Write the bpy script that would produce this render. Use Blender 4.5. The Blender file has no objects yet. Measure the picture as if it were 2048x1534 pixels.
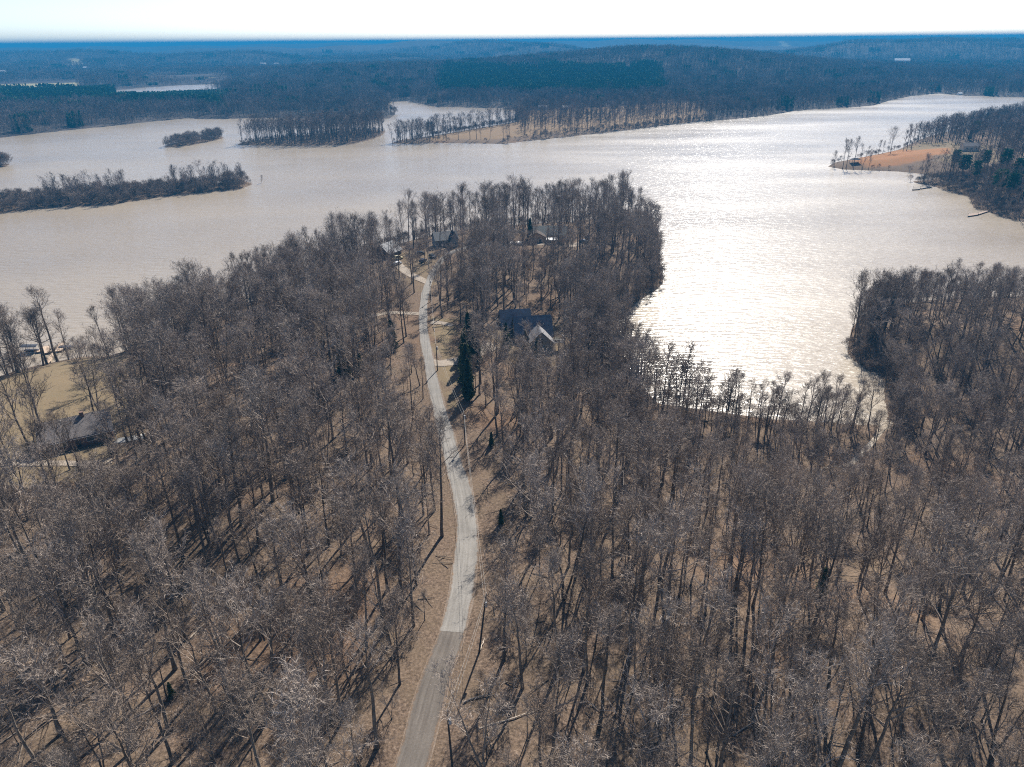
import bpy, math, random
import numpy as np
from mathutils import Matrix, Vector

# ------------------------------------------------------------------ camera, world, sun, exposure
S = bpy.context.scene
COL = S.collection
F, CX, CY = 1421.0, 1024.0, 767.0          # photograph's focal length and centre in its own pixels
HC = 100.0
PITCH, ROLL = math.radians(25.77), math.radians(0.5)
SUN_AZ, SUN_EL = math.radians(18), math.radians(41)
cd = bpy.data.cameras.new('camera'); cam = bpy.data.objects.new('camera', cd); COL.objects.link(cam)
cd.sensor_width = 36; cd.lens = 36 * F / 2048; cd.clip_start = 1; cd.clip_end = 90000
CM = Matrix.Rotation(math.pi / 2 - PITCH, 3, 'X') @ Matrix.Rotation(-ROLL, 3, 'Z')
cam.matrix_world = Matrix.Translation((0, 0, HC)) @ CM.to_4x4()
S.camera = cam
CMN = np.array(CM)

W = bpy.data.worlds.new('World'); S.world = W; W.use_nodes = True
wn = W.node_tree.nodes; wl = W.node_tree.links
sky = wn.new('ShaderNodeTexSky'); sky.sky_type = 'NISHITA'; sky.sun_disc = False
sky.sun_elevation = SUN_EL; sky.sun_rotation = SUN_AZ
sky.air_density = 0.55; sky.dust_density = 0.6; sky.ozone_density = 1.0; sky.altitude = 200
wn['Background'].inputs['Strength'].default_value = 0.1
wl.new(sky.outputs[0], wn['Background'].inputs[0])
sd = bpy.data.lights.new('sun', 'SUN'); sd.energy = 4.6; sd.angle = math.radians(0.53); sd.color = (1, .95, .87)
sun = bpy.data.objects.new('sun', sd); COL.objects.link(sun)
sdir = Vector((math.sin(SUN_AZ) * math.cos(SUN_EL), math.cos(SUN_AZ) * math.cos(SUN_EL), math.sin(SUN_EL)))
sun.rotation_euler = sdir.to_track_quat('Z', 'Y').to_euler(); sun.location = sdir * 500
vs = S.view_settings
vs.view_transform = 'Standard'; vs.look = 'None'; vs.gamma = 1; vs.use_curve_mapping = False; vs.exposure = 0.9
cy = S.cycles
cy.max_bounces = 5; cy.diffuse_bounces = 1; cy.glossy_bounces = 2; cy.transmission_bounces = 2
cy.volume_bounces = 0; cy.transparent_max_bounces = 4; cy.sample_clamp_indirect = 4; cy.sample_clamp_direct = 12
cy.use_denoising = False; cy.use_adaptive_sampling = True; cy.adaptive_threshold = 0.016
cy.debug_use_spatial_splits = False
S.render.filter_size = 1.1; cy.pixel_filter_type = 'BLACKMAN_HARRIS'; cy.filter_width = 1.1
cy.caustics_reflective = False; cy.caustics_refractive = False

rng = np.random.default_rng(7); random.seed(7)

# ------------------------------------------------------------------ helpers: pixel of the photograph <-> place on the ground
def at(px, py, z=0.0):
    px = np.asarray(px, float); py = np.asarray(py, float)
    d = np.stack([(px - CX) / F, (CY - py) / F, -np.ones_like(px)], -1) @ CMN.T
    t = (z - HC) / d[..., 2]
    return d[..., :2] * t[..., None]
def project(P):
    q = (np.asarray(P, float) - np.array([0, 0, HC])) @ CMN
    dep = -q[..., 2]
    return CX + F * q[..., 0] / dep, CY - F * q[..., 1] / dep, dep
def pxs(pts): return at([p[0] for p in pts], [p[1] for p in pts])
def smooth(e0, e1, x):
    t = np.clip((x - e0) / (e1 - e0), 0, 1); return t * t * (3 - 2 * t)
def seg_dist(P, poly, closed=False):
    A = np.asarray(poly, float); B = np.roll(A, -1, 0)
    if not closed: A, B = A[:-1], B[:-1]
    if len(P) < 200:
        ab = B - A; ap = P[:, None] - A[None]; t = np.clip((ap * ab).sum(2) / np.maximum((ab * ab).sum(1), 1e-9), 0, 1)
        dd = ((ap - t[..., None] * ab) ** 2).sum(2); i = dd.argmin(1); q = np.arange(len(P)); return np.sqrt(dd[q, i]), i, t[q, i]
    out = np.full(len(P), 1e18); arg = np.zeros(len(P), int); tt = np.zeros(len(P))
    for i in range(len(A)):
        ab = B[i] - A[i]; ap = P - A[i]
        t = np.clip((ap @ ab) / max(ab @ ab, 1e-9), 0, 1)
        d = ((ap - t[:, None] * ab) ** 2).sum(1)
        m = d < out; out[m] = d[m]; arg[m] = i; tt[m] = t[m]
    return np.sqrt(out), arg, tt
def inside(P, poly):
    A = np.asarray(poly, float); B = np.roll(A, -1, 0); c = np.zeros(len(P), bool)
    x, y = P[:, 0], P[:, 1]
    if len(P) < 200:
        X, Y = x[:, None], y[:, None]; dy = np.where(A[:, 1] == B[:, 1], 1e-12, B[:, 1] - A[:, 1])
        m = ((A[:, 1] > Y) != (B[:, 1] > Y)) & (X < (B[:, 0] - A[:, 0]) * (Y - A[:, 1]) / dy + A[:, 0]); return m.sum(1) % 2 == 1
    for (x0, y0), (x1, y1) in zip(A, B):
        if y0 == y1: continue
        m = (y0 > y) != (y1 > y)
        c ^= m & (x < (x1 - x0) * (y - y0) / (y1 - y0) + x0)
    return c
def sdist(P, poly):
    d, _, _ = seg_dist(P, poly, True)
    return np.where(inside(P, poly), d, -d)
def waves(P, seed, scale, n=9):
    r = np.random.default_rng(seed); o = np.zeros(len(P))
    for _ in range(n):
        a = r.uniform(0, 6.283); k = 6.283 / (scale * r.uniform(.6, 1.7))
        o += np.sin(P[:, 0] * math.cos(a) * k + P[:, 1] * math.sin(a) * k + r.uniform(0, 6.283))
    return o / math.sqrt(n)

# ------------------------------------------------------------------ the lie of the land
def V(*a): return np.array(a, float)
L_MAIN = np.concatenate([V((-700, -200), (-700, 150)), pxs([(-350, 840), (0, 752), (35, 741), (74, 731), (119, 722), (168, 713), (213, 713), (238, 706), (285, 690), (340, 668),
    (400, 645), (450, 622), (510, 600), (560, 583), (640, 553), (700, 525), (760, 499), (850, 473), (900, 464), (1000, 453), (1137, 445), (1212, 436), (1280, 434), (1306, 441), (1311, 460),
    (1318, 500), (1322, 541), (1326, 566), (1312, 580), (1278, 601), (1259, 620), (1216, 649), (1222, 672), (1245, 710), (1275, 765), (1315, 806), (1420, 822), (1550, 838), (1690, 846), (1766, 850),
    (1776, 835), (1768, 800), (1768, 766), (1755, 748), (1734, 742), (1708, 722), (1694, 706), (1703, 657), (1728, 630), (1790, 606), (1900, 597), (2048, 592), (2500, 570)]), V((700, 150), (700, -200))])
L_FAR = np.concatenate([pxs([(-900, 300), (-300, 285), (0, 276), (55, 269), (103, 264), (202, 254), (290, 245), (376, 236), (396, 238), (444, 238), (533, 235), (650, 237), (779, 237), (792, 228), (775, 215),
    (779, 205), (813, 202), (854, 211), (878, 214), (1001, 216), (1032, 222), (1036, 240), (1028, 244), (939, 259), (898, 266), (860, 272), (800, 280), (781, 287), (820, 288), (878, 286), (1008, 288), (1076, 280),
    (1144, 273), (1233, 263), (1315, 253), (1400, 243), (1463, 239), (1542, 230), (1590, 222), (1621, 219), (1700, 215), (1748, 211), (1780, 201), (1821, 192), (1875, 187), (1938, 192), (2048, 195), (2300, 200), (2900, 210)]),
    V((60000, 60000), (-60000, 60000))])
L_FAR_RIVER = pxs([(120, 185), (250, 179), (290, 175), (355, 171), (430, 168), (444, 171), (428, 180), (390, 187), (300, 191)])
L_UR = pxs([(1656, 333), (1685, 339), (1732, 341), (1795, 343), (1836, 347), (1884, 355), (1850, 361), (1818, 363), (1868, 373), (1906, 386), (1938, 393), (1947, 416), (1969, 421), (2001, 433), (2045, 444), (2400, 500),
    (2600, 225), (2048, 238), (1960, 250), (1900, 262), (1849, 275), (1827, 285), (1795, 300), (1748, 310), (1669, 325)])
L_ISLET = pxs([(471, 290), (581, 292), (700, 289), (741, 280), (764, 271), (772, 262), (720, 259), (650, 266), (560, 275), (490, 283)])
L_ISLAND = pxs([(-250, 470), (0, 426), (103, 415), (219, 410), (328, 393), (478, 379), (507, 368), (490, 362), (376, 372), (230, 385), (103, 393), (-60, 408)])
L_ISLE2 = pxs([(329, 295), (369, 293), (420, 283), (449, 276), (440, 271), (380, 280), (335, 289)])
L_SPECK = pxs([(-60, 345), (10, 334), (20, 328), (-60, 322)])
VALLEY = pxs([(1776, 846), (1740, 890), (1700, 930), (1650, 935), (1600, 960)])
CREEK2 = pxs([(1768, 770), (1800, 775), (1850, 790), (1900, 805)])
INLAND = [L_UR, L_ISLET, L_ISLAND, L_ISLE2, L_SPECK]

def hills(P):
    x, y = P[:, 0], P[:, 1]
    def g(cx, cy, a, sx, sy): return a * np.exp(-((x - cx) / sx) ** 2 - ((y - cy) / sy) ** 2)
    z = g(470, 2450, 60, 500, 600) + g(-420, 2200, 22, 560, 480) + g(2300, 3900, 44, 900, 420) + g(-2500, 4200, 14, 1400, 500)
    r = np.hypot(x, y); az = np.arctan2(x, y)
    lf = smooth(-.68, -.05, az)                                   # land rises from left to right
    z += smooth(3300, 5200, r) * (8 + 4 * np.sin(x / 700 + 1))
    for r0, w, lo, hi, fr, ph in ((4000, 300, 20, 34, 9, .4), (5100, 380, 26, 54, 7, 2.1), (6400, 480, 34, 76, 6, 3.3), (8800, 750, 52, 104, 4.5, 5.0)):
        rr = r - r0 - w * .9 * np.sin(az * fr * 1.7 + ph * 2)
        z += (lo + (hi - lo) * lf) * (.78 + (.30 if r0 < 8000 else .16) * np.sin(az * fr * 1.6 + ph) + (.30 if r0 < 8000 else .13) * np.sin(az * fr * 3.7 + ph) + .07 * np.sin(az * 70 + r0)) * np.exp(-(rr / w) ** 2) * (1 - .35 * smooth(.05, .45, az) * (r0 > 5000))
    z += (16 + 78 * smooth(-.45, .3, az)) * np.exp(-((r - 14500) / 1900) ** 2) * (1 + .16 * np.sin(az * 17 + 2) + .10 * np.sin(az * 43) + .05 * np.sin(az * 91))
    z = np.where(r > 3300, np.minimum(z, 96 + .5 * (z - 96)), z)
    return z
def land0(P):
    """height of the ground before the road bed is cut; below 0 is lake bed"""
    r = np.hypot(P[:, 0], P[:, 1]); z = np.full(len(P), -3.0)
    m = (r < 1000) & (P[:, 1] < 700)
    if m.any():
        Q = P[m]; d = sdist(Q, L_MAIN)
        h = 15 * (1 - np.exp(-np.maximum(d, 0) / 48)) + smooth(5, 60, d) * 1.1 * waves(Q, 3, 60) + smooth(0, 20, d) * .22 * waves(Q, 4, 16)
        v, _, _ = seg_dist(Q, VALLEY); h *= .06 + .94 * smooth(4, 75, v); h = np.where(d > 3, np.maximum(h, .3), h); h -= .45 * (1 - smooth(.4, 1.6, v))
        v, _, _ = seg_dist(Q, CREEK2); h *= .15 + .85 * smooth(3, 45, v)
        z[m] = np.where(d > 0, h + .05, np.maximum(-3, d * .3))
    m = (r > 500) & (r < 1500)
    if m.any():
        Q = P[m]; b = z[m]
        for k, (poly, hm, L) in enumerate(zip(INLAND, (11, 1.6, 1.3, 1.0, 1.0), (45, 6, 5, 4, 4))):
            d = sdist(Q, poly)
            b = np.where(d > 0, hm * (1 - np.exp(-d / L)) + .05 + .08 * hm * smooth(0, 20, d) * waves(Q, 9, 40), np.maximum(b, np.maximum(-3, d * .3)))
        z[m] = b
    m = r > 600
    if m.any():
        Q = P[m]; d = np.full(len(Q), 2000.0); n = np.hypot(Q[:, 0], Q[:, 1]) < 3500
        d[n] = sdist(Q[n], L_FAR)
        riv = np.full(len(Q), 1e4); riv[n] = -sdist(Q[n], L_FAR_RIVER)
        d = np.minimum(d, riv)
        h = 3.5 * (1 - np.exp(-np.maximum(d, 0) / 30)) + smooth(10, 300, d) * (hills(Q) + 1.5 * waves(Q, 5, 260) + 1.5)
        z[m] = np.where(d > 0, np.maximum(h, .1), np.maximum(z[m], np.maximum(-3, d * .2)))
    return z
def ground_px(pts, fn):
    px = np.array([p[0] for p in pts], float); py = np.array([p[1] for p in pts], float); z = np.full(len(px), 5.0)
    for _ in range(25): z = .4 * z + .6 * np.maximum(fn(at(px, py, z)), 0)
    return at(px, py, z)
def resample(pts, step):
    pts = np.asarray(pts, float)
    # Catmull-Rom then even spacing
    P = np.vstack([2 * pts[0] - pts[1], pts, 2 * pts[-1] - pts[-2]]); o = []
    for i in range(1, len(P) - 2):
        for t in np.linspace(0, 1, 24, endpoint=False):
            o.append(.5 * ((2 * P[i]) + (-P[i - 1] + P[i + 1]) * t + (2 * P[i - 1] - 5 * P[i] + 4 * P[i + 1] - P[i + 2]) * t * t + (-P[i - 1] + 3 * P[i] - 3 * P[i + 1] + P[i + 2]) * t ** 3))
    o.append(pts[-1]); o = np.array(o); s = np.r_[0, np.cumsum(np.linalg.norm(np.diff(o, axis=0), axis=1))]
    q = np.linspace(0, s[-1], max(2, int(s[-1] / step)))
    return np.stack([np.interp(q, s, o[:, k]) for k in range(o.shape[1])], 1)

ROAD_PX = [(760, 1660), (818, 1534), (868, 1370), (905, 1262), (927, 1150), (934, 1050), (921, 975), (913, 949), (902, 908), (883, 835), (868, 775), (857, 717), (850, 680), (846, 639), (849, 600), (854, 575), (863, 551), (872, 535), (884, 518), (905, 506), (950, 495), (1000, 487), (1050, 486)]
road = resample(ground_px(ROAD_PX, land0), 1.5)
rz = land0(road); k = np.ones(41) / 41; rz = np.convolve(np.pad(rz, 20, 'edge'), k, 'valid')
_, rpy, _ = project(np.column_stack([road, rz])); road_w = 1.55 + .6 * smooth(680, 1000, rpy)
def land(P):
    z = land0(P)
    m = (np.hypot(P[:, 0], P[:, 1]) < 600)
    if m.any():
        Q = P[m]; d, i, t = seg_dist(Q, road[::2]); r2 = rz[::2]; zr = r2[i] + t * (r2[np.minimum(i + 1, len(r2) - 1)] - r2[i]); w = smooth(11, 3.2, d)
        zz = z[m] * (1 - w) + (zr - .16) * w
        z[m] = np.where(z[m] > 0, zz, z[m])
    return z
def gz(p): return float(land(np.array([[p[0], p[1]]]))[0])
def G(px, py): p = ground_px([(px, py)], land)[0]; return Vector((p[0], p[1], gz(p)))

# ------------------------------------------------------------------ materials
MATS = {}
def mat(name, color=(.5, .5, .5), rough=.8, metal=0.0, noise=None, spec=.3):
    """plain principled surface with a little procedural mottling; noise = (scale, amount)"""
    if name in MATS: return MATS[name]
    m = bpy.data.materials.new(name); m.use_nodes = True; n = m.node_tree.nodes; l = m.node_tree.links
    b = n['Principled BSDF']; b.inputs['Roughness'].default_value = rough; b.inputs['Metallic'].default_value = metal
    b.inputs['Specular IOR Level'].default_value = spec
    sc, am = noise or (2.0, .25)
    t = n.new('ShaderNodeTexNoise'); t.inputs['Scale'].default_value = sc; t.inputs['Detail'].default_value = 6
    g = n.new('ShaderNodeNewGeometry'); l.new(g.outputs['Position'], t.inputs['Vector'])
    r = n.new('ShaderNodeMapRange'); r.inputs['From Min'].default_value = .3; r.inputs['From Max'].default_value = .7
    r.inputs['To Min'].default_value = 1 - am; r.inputs['To Max'].default_value = 1 + am; l.new(t.outputs[0], r.inputs[0])
    x = n.new('ShaderNodeVectorMath'); x.operation = 'SCALE'; x.inputs[0].default_value = color; l.new(r.outputs[0], x.inputs['Scale'])
    l.new(x.outputs[0], b.inputs['Base Color'])
    MATS[name] = m; return m
def nt(m): return m.node_tree.nodes, m.node_tree.links
def mix(n, l, fac, a, b):
    x = n.new('ShaderNodeMix'); x.data_type = 'RGBA'
    if isinstance(fac, float): x.inputs[0].default_value = fac
    else: l.new(fac, x.inputs[0])
    for s, v in ((6, a), (7, b)):
        if isinstance(v, tuple): x.inputs[s].default_value = (*v, 1)
        else: l.new(v, x.inputs[s])
    return x.outputs[2]
def noise(n, l, vec, scale, detail=4, rough=.55):
    t = n.new('ShaderNodeTexNoise'); t.inputs['Scale'].default_value = scale; t.inputs['Detail'].default_value = detail; t.inputs['Roughness'].default_value = rough
    l.new(vec, t.inputs['Vector']); return t.outputs[0]
def ramp(n, l, v, stops):
    r = n.new('ShaderNodeValToRGB'); e = r.color_ramp.elements
    while len(e) < len(stops): e.new(.5)
    for q, (p, c) in zip(e, stops): q.position = p; q.color = (*c, 1) if isinstance(c, tuple) else (c, c, c, 1)
    l.new(v, r.inputs[0]); return r.outputs[0]

def ramp_hi(n, l, v, a, b):
    r = n.new('ShaderNodeMapRange'); r.inputs['From Min'].default_value = a; r.inputs['From Max'].default_value = b; l.new(v, r.inputs[0]); return r.outputs[0]
def bark_material(name, c0, c1, amount, scale=.9):
    m = bpy.data.materials.new(name); m.use_nodes = True; n, l = nt(m); b = n['Principled BSDF']
    b.inputs['Roughness'].default_value = .85; b.inputs['Specular IOR Level'].default_value = .2
    oi = n.new('ShaderNodeObjectInfo'); g = n.new('ShaderNodeNewGeometry')
    t = noise(n, l, g.outputs['Position'], scale, 3)
    c = mix(n, l, oi.outputs['Random'], c0, c1)
    r = n.new('ShaderNodeMapRange'); r.inputs['From Min'].default_value = .3; r.inputs['From Max'].default_value = .7
    r.inputs['To Min'].default_value = 1 - amount; r.inputs['To Max'].default_value = 1 + amount; l.new(t, r.inputs[0])
    x = n.new('ShaderNodeVectorMath'); x.operation = 'SCALE'; l.new(c, x.inputs[0]); l.new(r.outputs[0], x.inputs['Scale'])
    l.new(x.outputs[0], b.inputs['Base Color']); return m
M_TRUNK = bark_material('trunk_bark', (.09, .069, .053), (.21, .174, .14), .35)
M_TWIG = bark_material('twig_bark', (.19, .146, .113), (.38, .315, .262), .3)
M_FARTWIG = bark_material('far_twig_bark', (.10, .077, .064), (.28, .22, .185), .6, .07)
M_DEAD = bark_material('dead_wood', (.07, .055, .043), (.28, .225, .175), .3)
M_BRUSH = bark_material('brush_bark', (.14, .105, .08), (.33, .26, .205), .4)
M_NEEDLE = bark_material('cedar_needles', (.045, .065, .018), (.10, .115, .035), .4)
M_PINE = bark_material('pine_needles', (.025, .085, .03), (.055, .14, .05), .4)

def ground_material():
    m = bpy.data.materials.new('leaf_litter'); m.use_nodes = True; n, l = nt(m); b = n['Principled BSDF']
    b.inputs['Roughness'].default_value = .95; b.inputs['Specular IOR Level'].default_value = .1
    g = n.new('ShaderNodeNewGeometry'); p = g.outputs['Position']
    fine = noise(n, l, p, 2.2, 6, .7); mid = noise(n, l, p, .16, 4); big = noise(n, l, p, .03, 3); sp = noise(n, l, p, .008, 8, .7)
    leaf = ramp(n, l, fine, [(.28, (.038, .027, .02)), (.45, (.11, .077, .055)), (.58, (.185, .131, .094)), (.75, (.34, .255, .188))])
    leaf = mix(n, l, ramp(n, l, mid, [(.35, 0.0), (.7, .75)]), leaf, mix(n, l, fine, (.07, .05, .033), (.24, .178, .12)))
    leaf = mix(n, l, ramp(n, l, big, [(.55, 0.0), (.72, .55)]), leaf, mix(n, l, fine, (.07, .036, .02), (.25, .145, .085)))
    far = ramp(n, l, sp, [(.3, (.05, .04, .035)), (.7, (.10, .082, .072))])
    a = n.new('ShaderNodeVertexColor'); a.layer_name = 'cover'; s = n.new('ShaderNodeSeparateColor'); l.new(a.outputs[0], s.inputs[0])
    grass = mix(n, l, mid, mix(n, l, fine, (.15, .107, .065), (.27, .20, .125)), mix(n, l, fine, (.125, .10, .055), (.21, .165, .10)))
    clay = mix(n, l, mid, mix(n, l, fine, (.28, .10, .032), (.40, .165, .06)), (.24, .15, .075))
    field = mix(n, l, mid, (.30, .25, .15), (.36, .34, .18))
    c = mix(n, l, s.outputs[0], leaf, grass); c = mix(n, l, s.outputs[1], c, clay); c = mix(n, l, s.outputs[2], c, field)
    c = mix(n, l, a.outputs['Alpha'], c, far)
    l.new(c, b.inputs['Base Color'])
    bp = n.new('ShaderNodeBump'); bp.inputs['Strength'].default_value = .6; bp.inputs['Distance'].default_value = .25; l.new(fine, bp.inputs['Height']); l.new(bp.outputs[0], b.inputs['Normal'])
    return m

def water_material():
    m = bpy.data.materials.new('muddy_water'); m.use_nodes = True; n, l = nt(m); b = n['Principled BSDF']
    g = n.new('ShaderNodeNewGeometry'); p = g.outputs['Position']
    mp = n.new('ShaderNodeMapping'); mp.inputs['Rotation'].default_value = (0, 0, math.radians(-14)); mp.inputs['Scale'].default_value = (.30, 1, 1); l.new(p, mp.inputs[0])
    rip = noise(n, l, mp.outputs[0], .55, 3, .55); swell = noise(n, l, mp.outputs[0], .13, 2); gust = noise(n, l, mp.outputs[0], .012, 4, .6); big = noise(n, l, p, .004, 3)
    l.new(mix(n, l, ramp(n, l, big, [(.35, 0.0), (.65, 1.0)]), (.29, .235, .17), (.36, .30, .225)), b.inputs['Base Color'])
    b.inputs['IOR'].default_value = 1.33; b.inputs['Specular IOR Level'].default_value = .43
    r = n.new('ShaderNodeMapRange'); r.inputs['From Min'].default_value = .35; r.inputs['From Max'].default_value = .65; r.inputs['To Min'].default_value = .20; r.inputs['To Max'].default_value = .33
    l.new(gust, r.inputs[0]); l.new(r.outputs[0], b.inputs['Roughness'])
    ad = n.new('ShaderNodeMath'); ad.operation = 'MULTIPLY_ADD'; ad.inputs[1].default_value = .4; l.new(swell, ad.inputs[0]); l.new(rip, ad.inputs[2])
    bp = n.new('ShaderNodeBump'); bp.inputs['Strength'].default_value = 1.0; bp.inputs['Distance'].default_value = .45; l.new(ad.outputs[0], bp.inputs['Height']); l.new(bp.outputs[0], b.inputs['Normal'])
    return m

def road_material(name, c0, c1):
    m = bpy.data.materials.new(name); m.use_nodes = True; n, l = nt(m); b = n['Principled BSDF']; b.inputs['Roughness'].default_value = .9; b.inputs['Specular IOR Level'].default_value = .15
    g = n.new('ShaderNodeNewGeometry'); p = g.outputs['Position']; uv = n.new('ShaderNodeUVMap'); uv.uv_map = 'UVMap'
    mp = n.new('ShaderNodeMapping'); mp.inputs['Scale'].default_value = (5.0, .05, 1); l.new(uv.outputs[0], mp.inputs[0])
    streak = noise(n, l, mp.outputs[0], 1.6, 4); fine = noise(n, l, p, 4, 5, .7); patch = noise(n, l, p, .25, 4)
    c = mix(n, l, ramp(n, l, streak, [(.35, 0.0), (.65, 1.0)]), c0, c1)
    su = n.new('ShaderNodeSeparateXYZ'); l.new(uv.outputs[0], su.inputs[0]); ed = n.new('ShaderNodeMath'); ed.operation = 'MULTIPLY_ADD'; ed.inputs[1].default_value = 2; ed.inputs[2].default_value = -1; l.new(su.outputs[0], ed.inputs[0])
    ab = n.new('ShaderNodeMath'); ab.operation = 'ABSOLUTE'; l.new(ed.outputs[0], ab.inputs[0]); nz = noise(n, l, p, .9, 5, .7); sm = n.new('ShaderNodeMath'); sm.operation = 'MULTIPLY_ADD'; sm.inputs[1].default_value = .55; l.new(nz, sm.inputs[0]); l.new(ab.outputs[0], sm.inputs[2])
    c = mix(n, l, ramp_hi(n, l, sm.outputs[0], 1.12, 1.28), c, mix(n, l, fine, (.07, .045, .03), (.26, .18, .12)))
    r = n.new('ShaderNodeMapRange'); r.inputs['From Min'].default_value = .3; r.inputs['From Max'].default_value = .7; r.inputs['To Min'].default_value = .8; r.inputs['To Max'].default_value = 1.15; l.new(fine, r.inputs[0])
    r2 = n.new('ShaderNodeMapRange'); r2.inputs['From Min'].default_value = .3; r2.inputs['From Max'].default_value = .7; r2.inputs['To Min'].default_value = .88; r2.inputs['To Max'].default_value = 1.1; l.new(patch, r2.inputs[0])
    mu = n.new('ShaderNodeMath'); mu.operation = 'MULTIPLY'; l.new(r.outputs[0], mu.inputs[0]); l.new(r2.outputs[0], mu.inputs[1])
    x = n.new('ShaderNodeVectorMath'); x.operation = 'SCALE'; l.new(c, x.inputs[0]); l.new(mu.outputs[0], x.inputs['Scale']); l.new(x.outputs[0], b.inputs['Base Color'])
    return m

# ------------------------------------------------------------------ object helpers
def tag(o, label=None, cat=None, group=None, kind=None):
    for kk, v in (('label', label), ('category', cat), ('group', group), ('kind', kind)):
        if v: o[kk] = v
    return o
def mesh(name, v, f, m, shade=False):
    me = bpy.data.meshes.new(name); me.from_pydata(np.asarray(v, float).tolist(), [], [list(map(int, q)) for q in f])
    for x in (m if isinstance(m, (list, tuple)) else [m]): me.materials.append(x)
    if shade: me.polygons.foreach_set('use_smooth', [True] * len(me.polygons))
    me.update(); return me
def obj(name, me, parent=None):
    o = bpy.data.objects.new(name, me); COL.objects.link(o)
    if parent: o.parent = parent
    return o
def empty(name, loc, rz=0.0):
    o = bpy.data.objects.new(name, None); COL.objects.link(o); o.location = loc; o.rotation_euler = (0, 0, rz); o.empty_display_size = .5; return o
class MB:
    def __init__(s): s.v = []; s.f = []
    def add(s, v, f):
        b = len(s.v); s.v += [tuple(q) for q in v]; s.f += [[i + b for i in q] for q in f]; return s
    def box(s, x0, x1, y0, y1, z0, z1):
        return s.add([(x0, y0, z0), (x1, y0, z0), (x1, y1, z0), (x0, y1, z0), (x0, y0, z1), (x1, y0, z1), (x1, y1, z1), (x0, y1, z1)],
                     [(0, 3, 2, 1), (4, 5, 6, 7), (0, 1, 5, 4), (1, 2, 6, 5), (2, 3, 7, 6), (3, 0, 4, 7)])
    def tube(s, pts, rad, n=6, cap=True):
        pts = [Vector(p) for p in pts]; vs = []; fs = []
        for i, p in enumerate(pts):
            d = (pts[min(i + 1, len(pts) - 1)] - pts[max(i - 1, 0)]).normalized()
            u = d.cross(Vector((.31, .95, .1))).normalized() if abs(d.z) > .7 else d.cross(Vector((0, 0, 1))).normalized(); w = d.cross(u)
            for k in range(n):
                a = 6.2832 * k / n; vs.append(p + (u * math.cos(a) + w * math.sin(a)) * rad[i])
        for i in range(len(pts) - 1):
            for k in range(n): fs.append((i * n + k, i * n + (k + 1) % n, (i + 1) * n + (k + 1) % n, (i + 1) * n + k))
        if cap: fs += [tuple(range(n))[::-1], tuple((len(pts) - 1) * n + k for k in range(n))]
        return s.add(vs, fs)
    def slab(s, quad, th):
        q = [Vector(a) for a in quad]; nn = (q[1] - q[0]).cross(q[3] - q[0]).normalized() * th
        return s.add([a for a in q] + [a - nn for a in q], [(0, 1, 2, 3), (7, 6, 5, 4), (0, 4, 5, 1), (1, 5, 6, 2), (2, 6, 7, 3), (3, 7, 4, 0)])
    def build(s, name, m, parent=None): return obj(name, mesh(name, s.v, s.f, m), parent)

# ------------------------------------------------------------------ ground, water, haze, road
LAWN = ground_px([(-60, 775), (0, 756), (74, 735), (168, 716), (238, 710), (275, 735), (285, 790), (262, 840), (262, 900), (232, 950), (120, 965), (-80, 990)], land)
CLEAR2 = ground_px([(868, 640), (908, 640), (912, 800), (905, 812), (884, 760), (866, 715)], land)
HOUSE2C = ground_px([(985, 655), (1120, 650), (1150, 700), (1120, 740), (1040, 735), (985, 700)], land)
TOPYARD = ground_px([(770, 520), (800, 505), (870, 500), (880, 530), (866, 575), (846, 578), (800, 548)], land)
TOPYARD2 = ground_px([(1000, 480), (1060, 462), (1180, 466), (1190, 492), (1100, 500), (1000, 497)], land)
TOPYARD4 = ground_px([(862, 480), (930, 478), (935, 502), (870, 508)], land)
CLAY = pxs([(1690, 332), (1742, 311), (1797, 303), (1830, 308), (1890, 312), (1896, 326), (1850, 334), (1800, 337), (1740, 338)])
URLAWN = pxs([(1770, 312), (1850, 290), (1900, 300), (1985, 315), (1990, 345), (1890, 340), (1850, 322), (1800, 318)])
FIELD1 = pxs([(862, 283), (880, 268), (940, 260), (1028, 245), (1034, 224), (1080, 222), (1200, 220), (1300, 214), (1400, 212), (1415, 240), (1320, 250), (1240, 258), (1150, 266), (1070, 274), (1000, 282)])
FIELD2 = pxs([(300, 160), (420, 157), (440, 157), (430, 163), (330, 164)])
FIELD3 = pxs([(-60, 186), (0, 172), (60, 166), (160, 166), (158, 182), (60, 190)])
FIELDS_FAR = [pxs([(120, 141), (145, 133), (168, 133), (168, 141)]), pxs([(1552, 104), (1560, 97), (1580, 99), (1600, 106)]), pxs([(2005, 104), (2010, 96), (2060, 100), (2060, 108)])]

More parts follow.
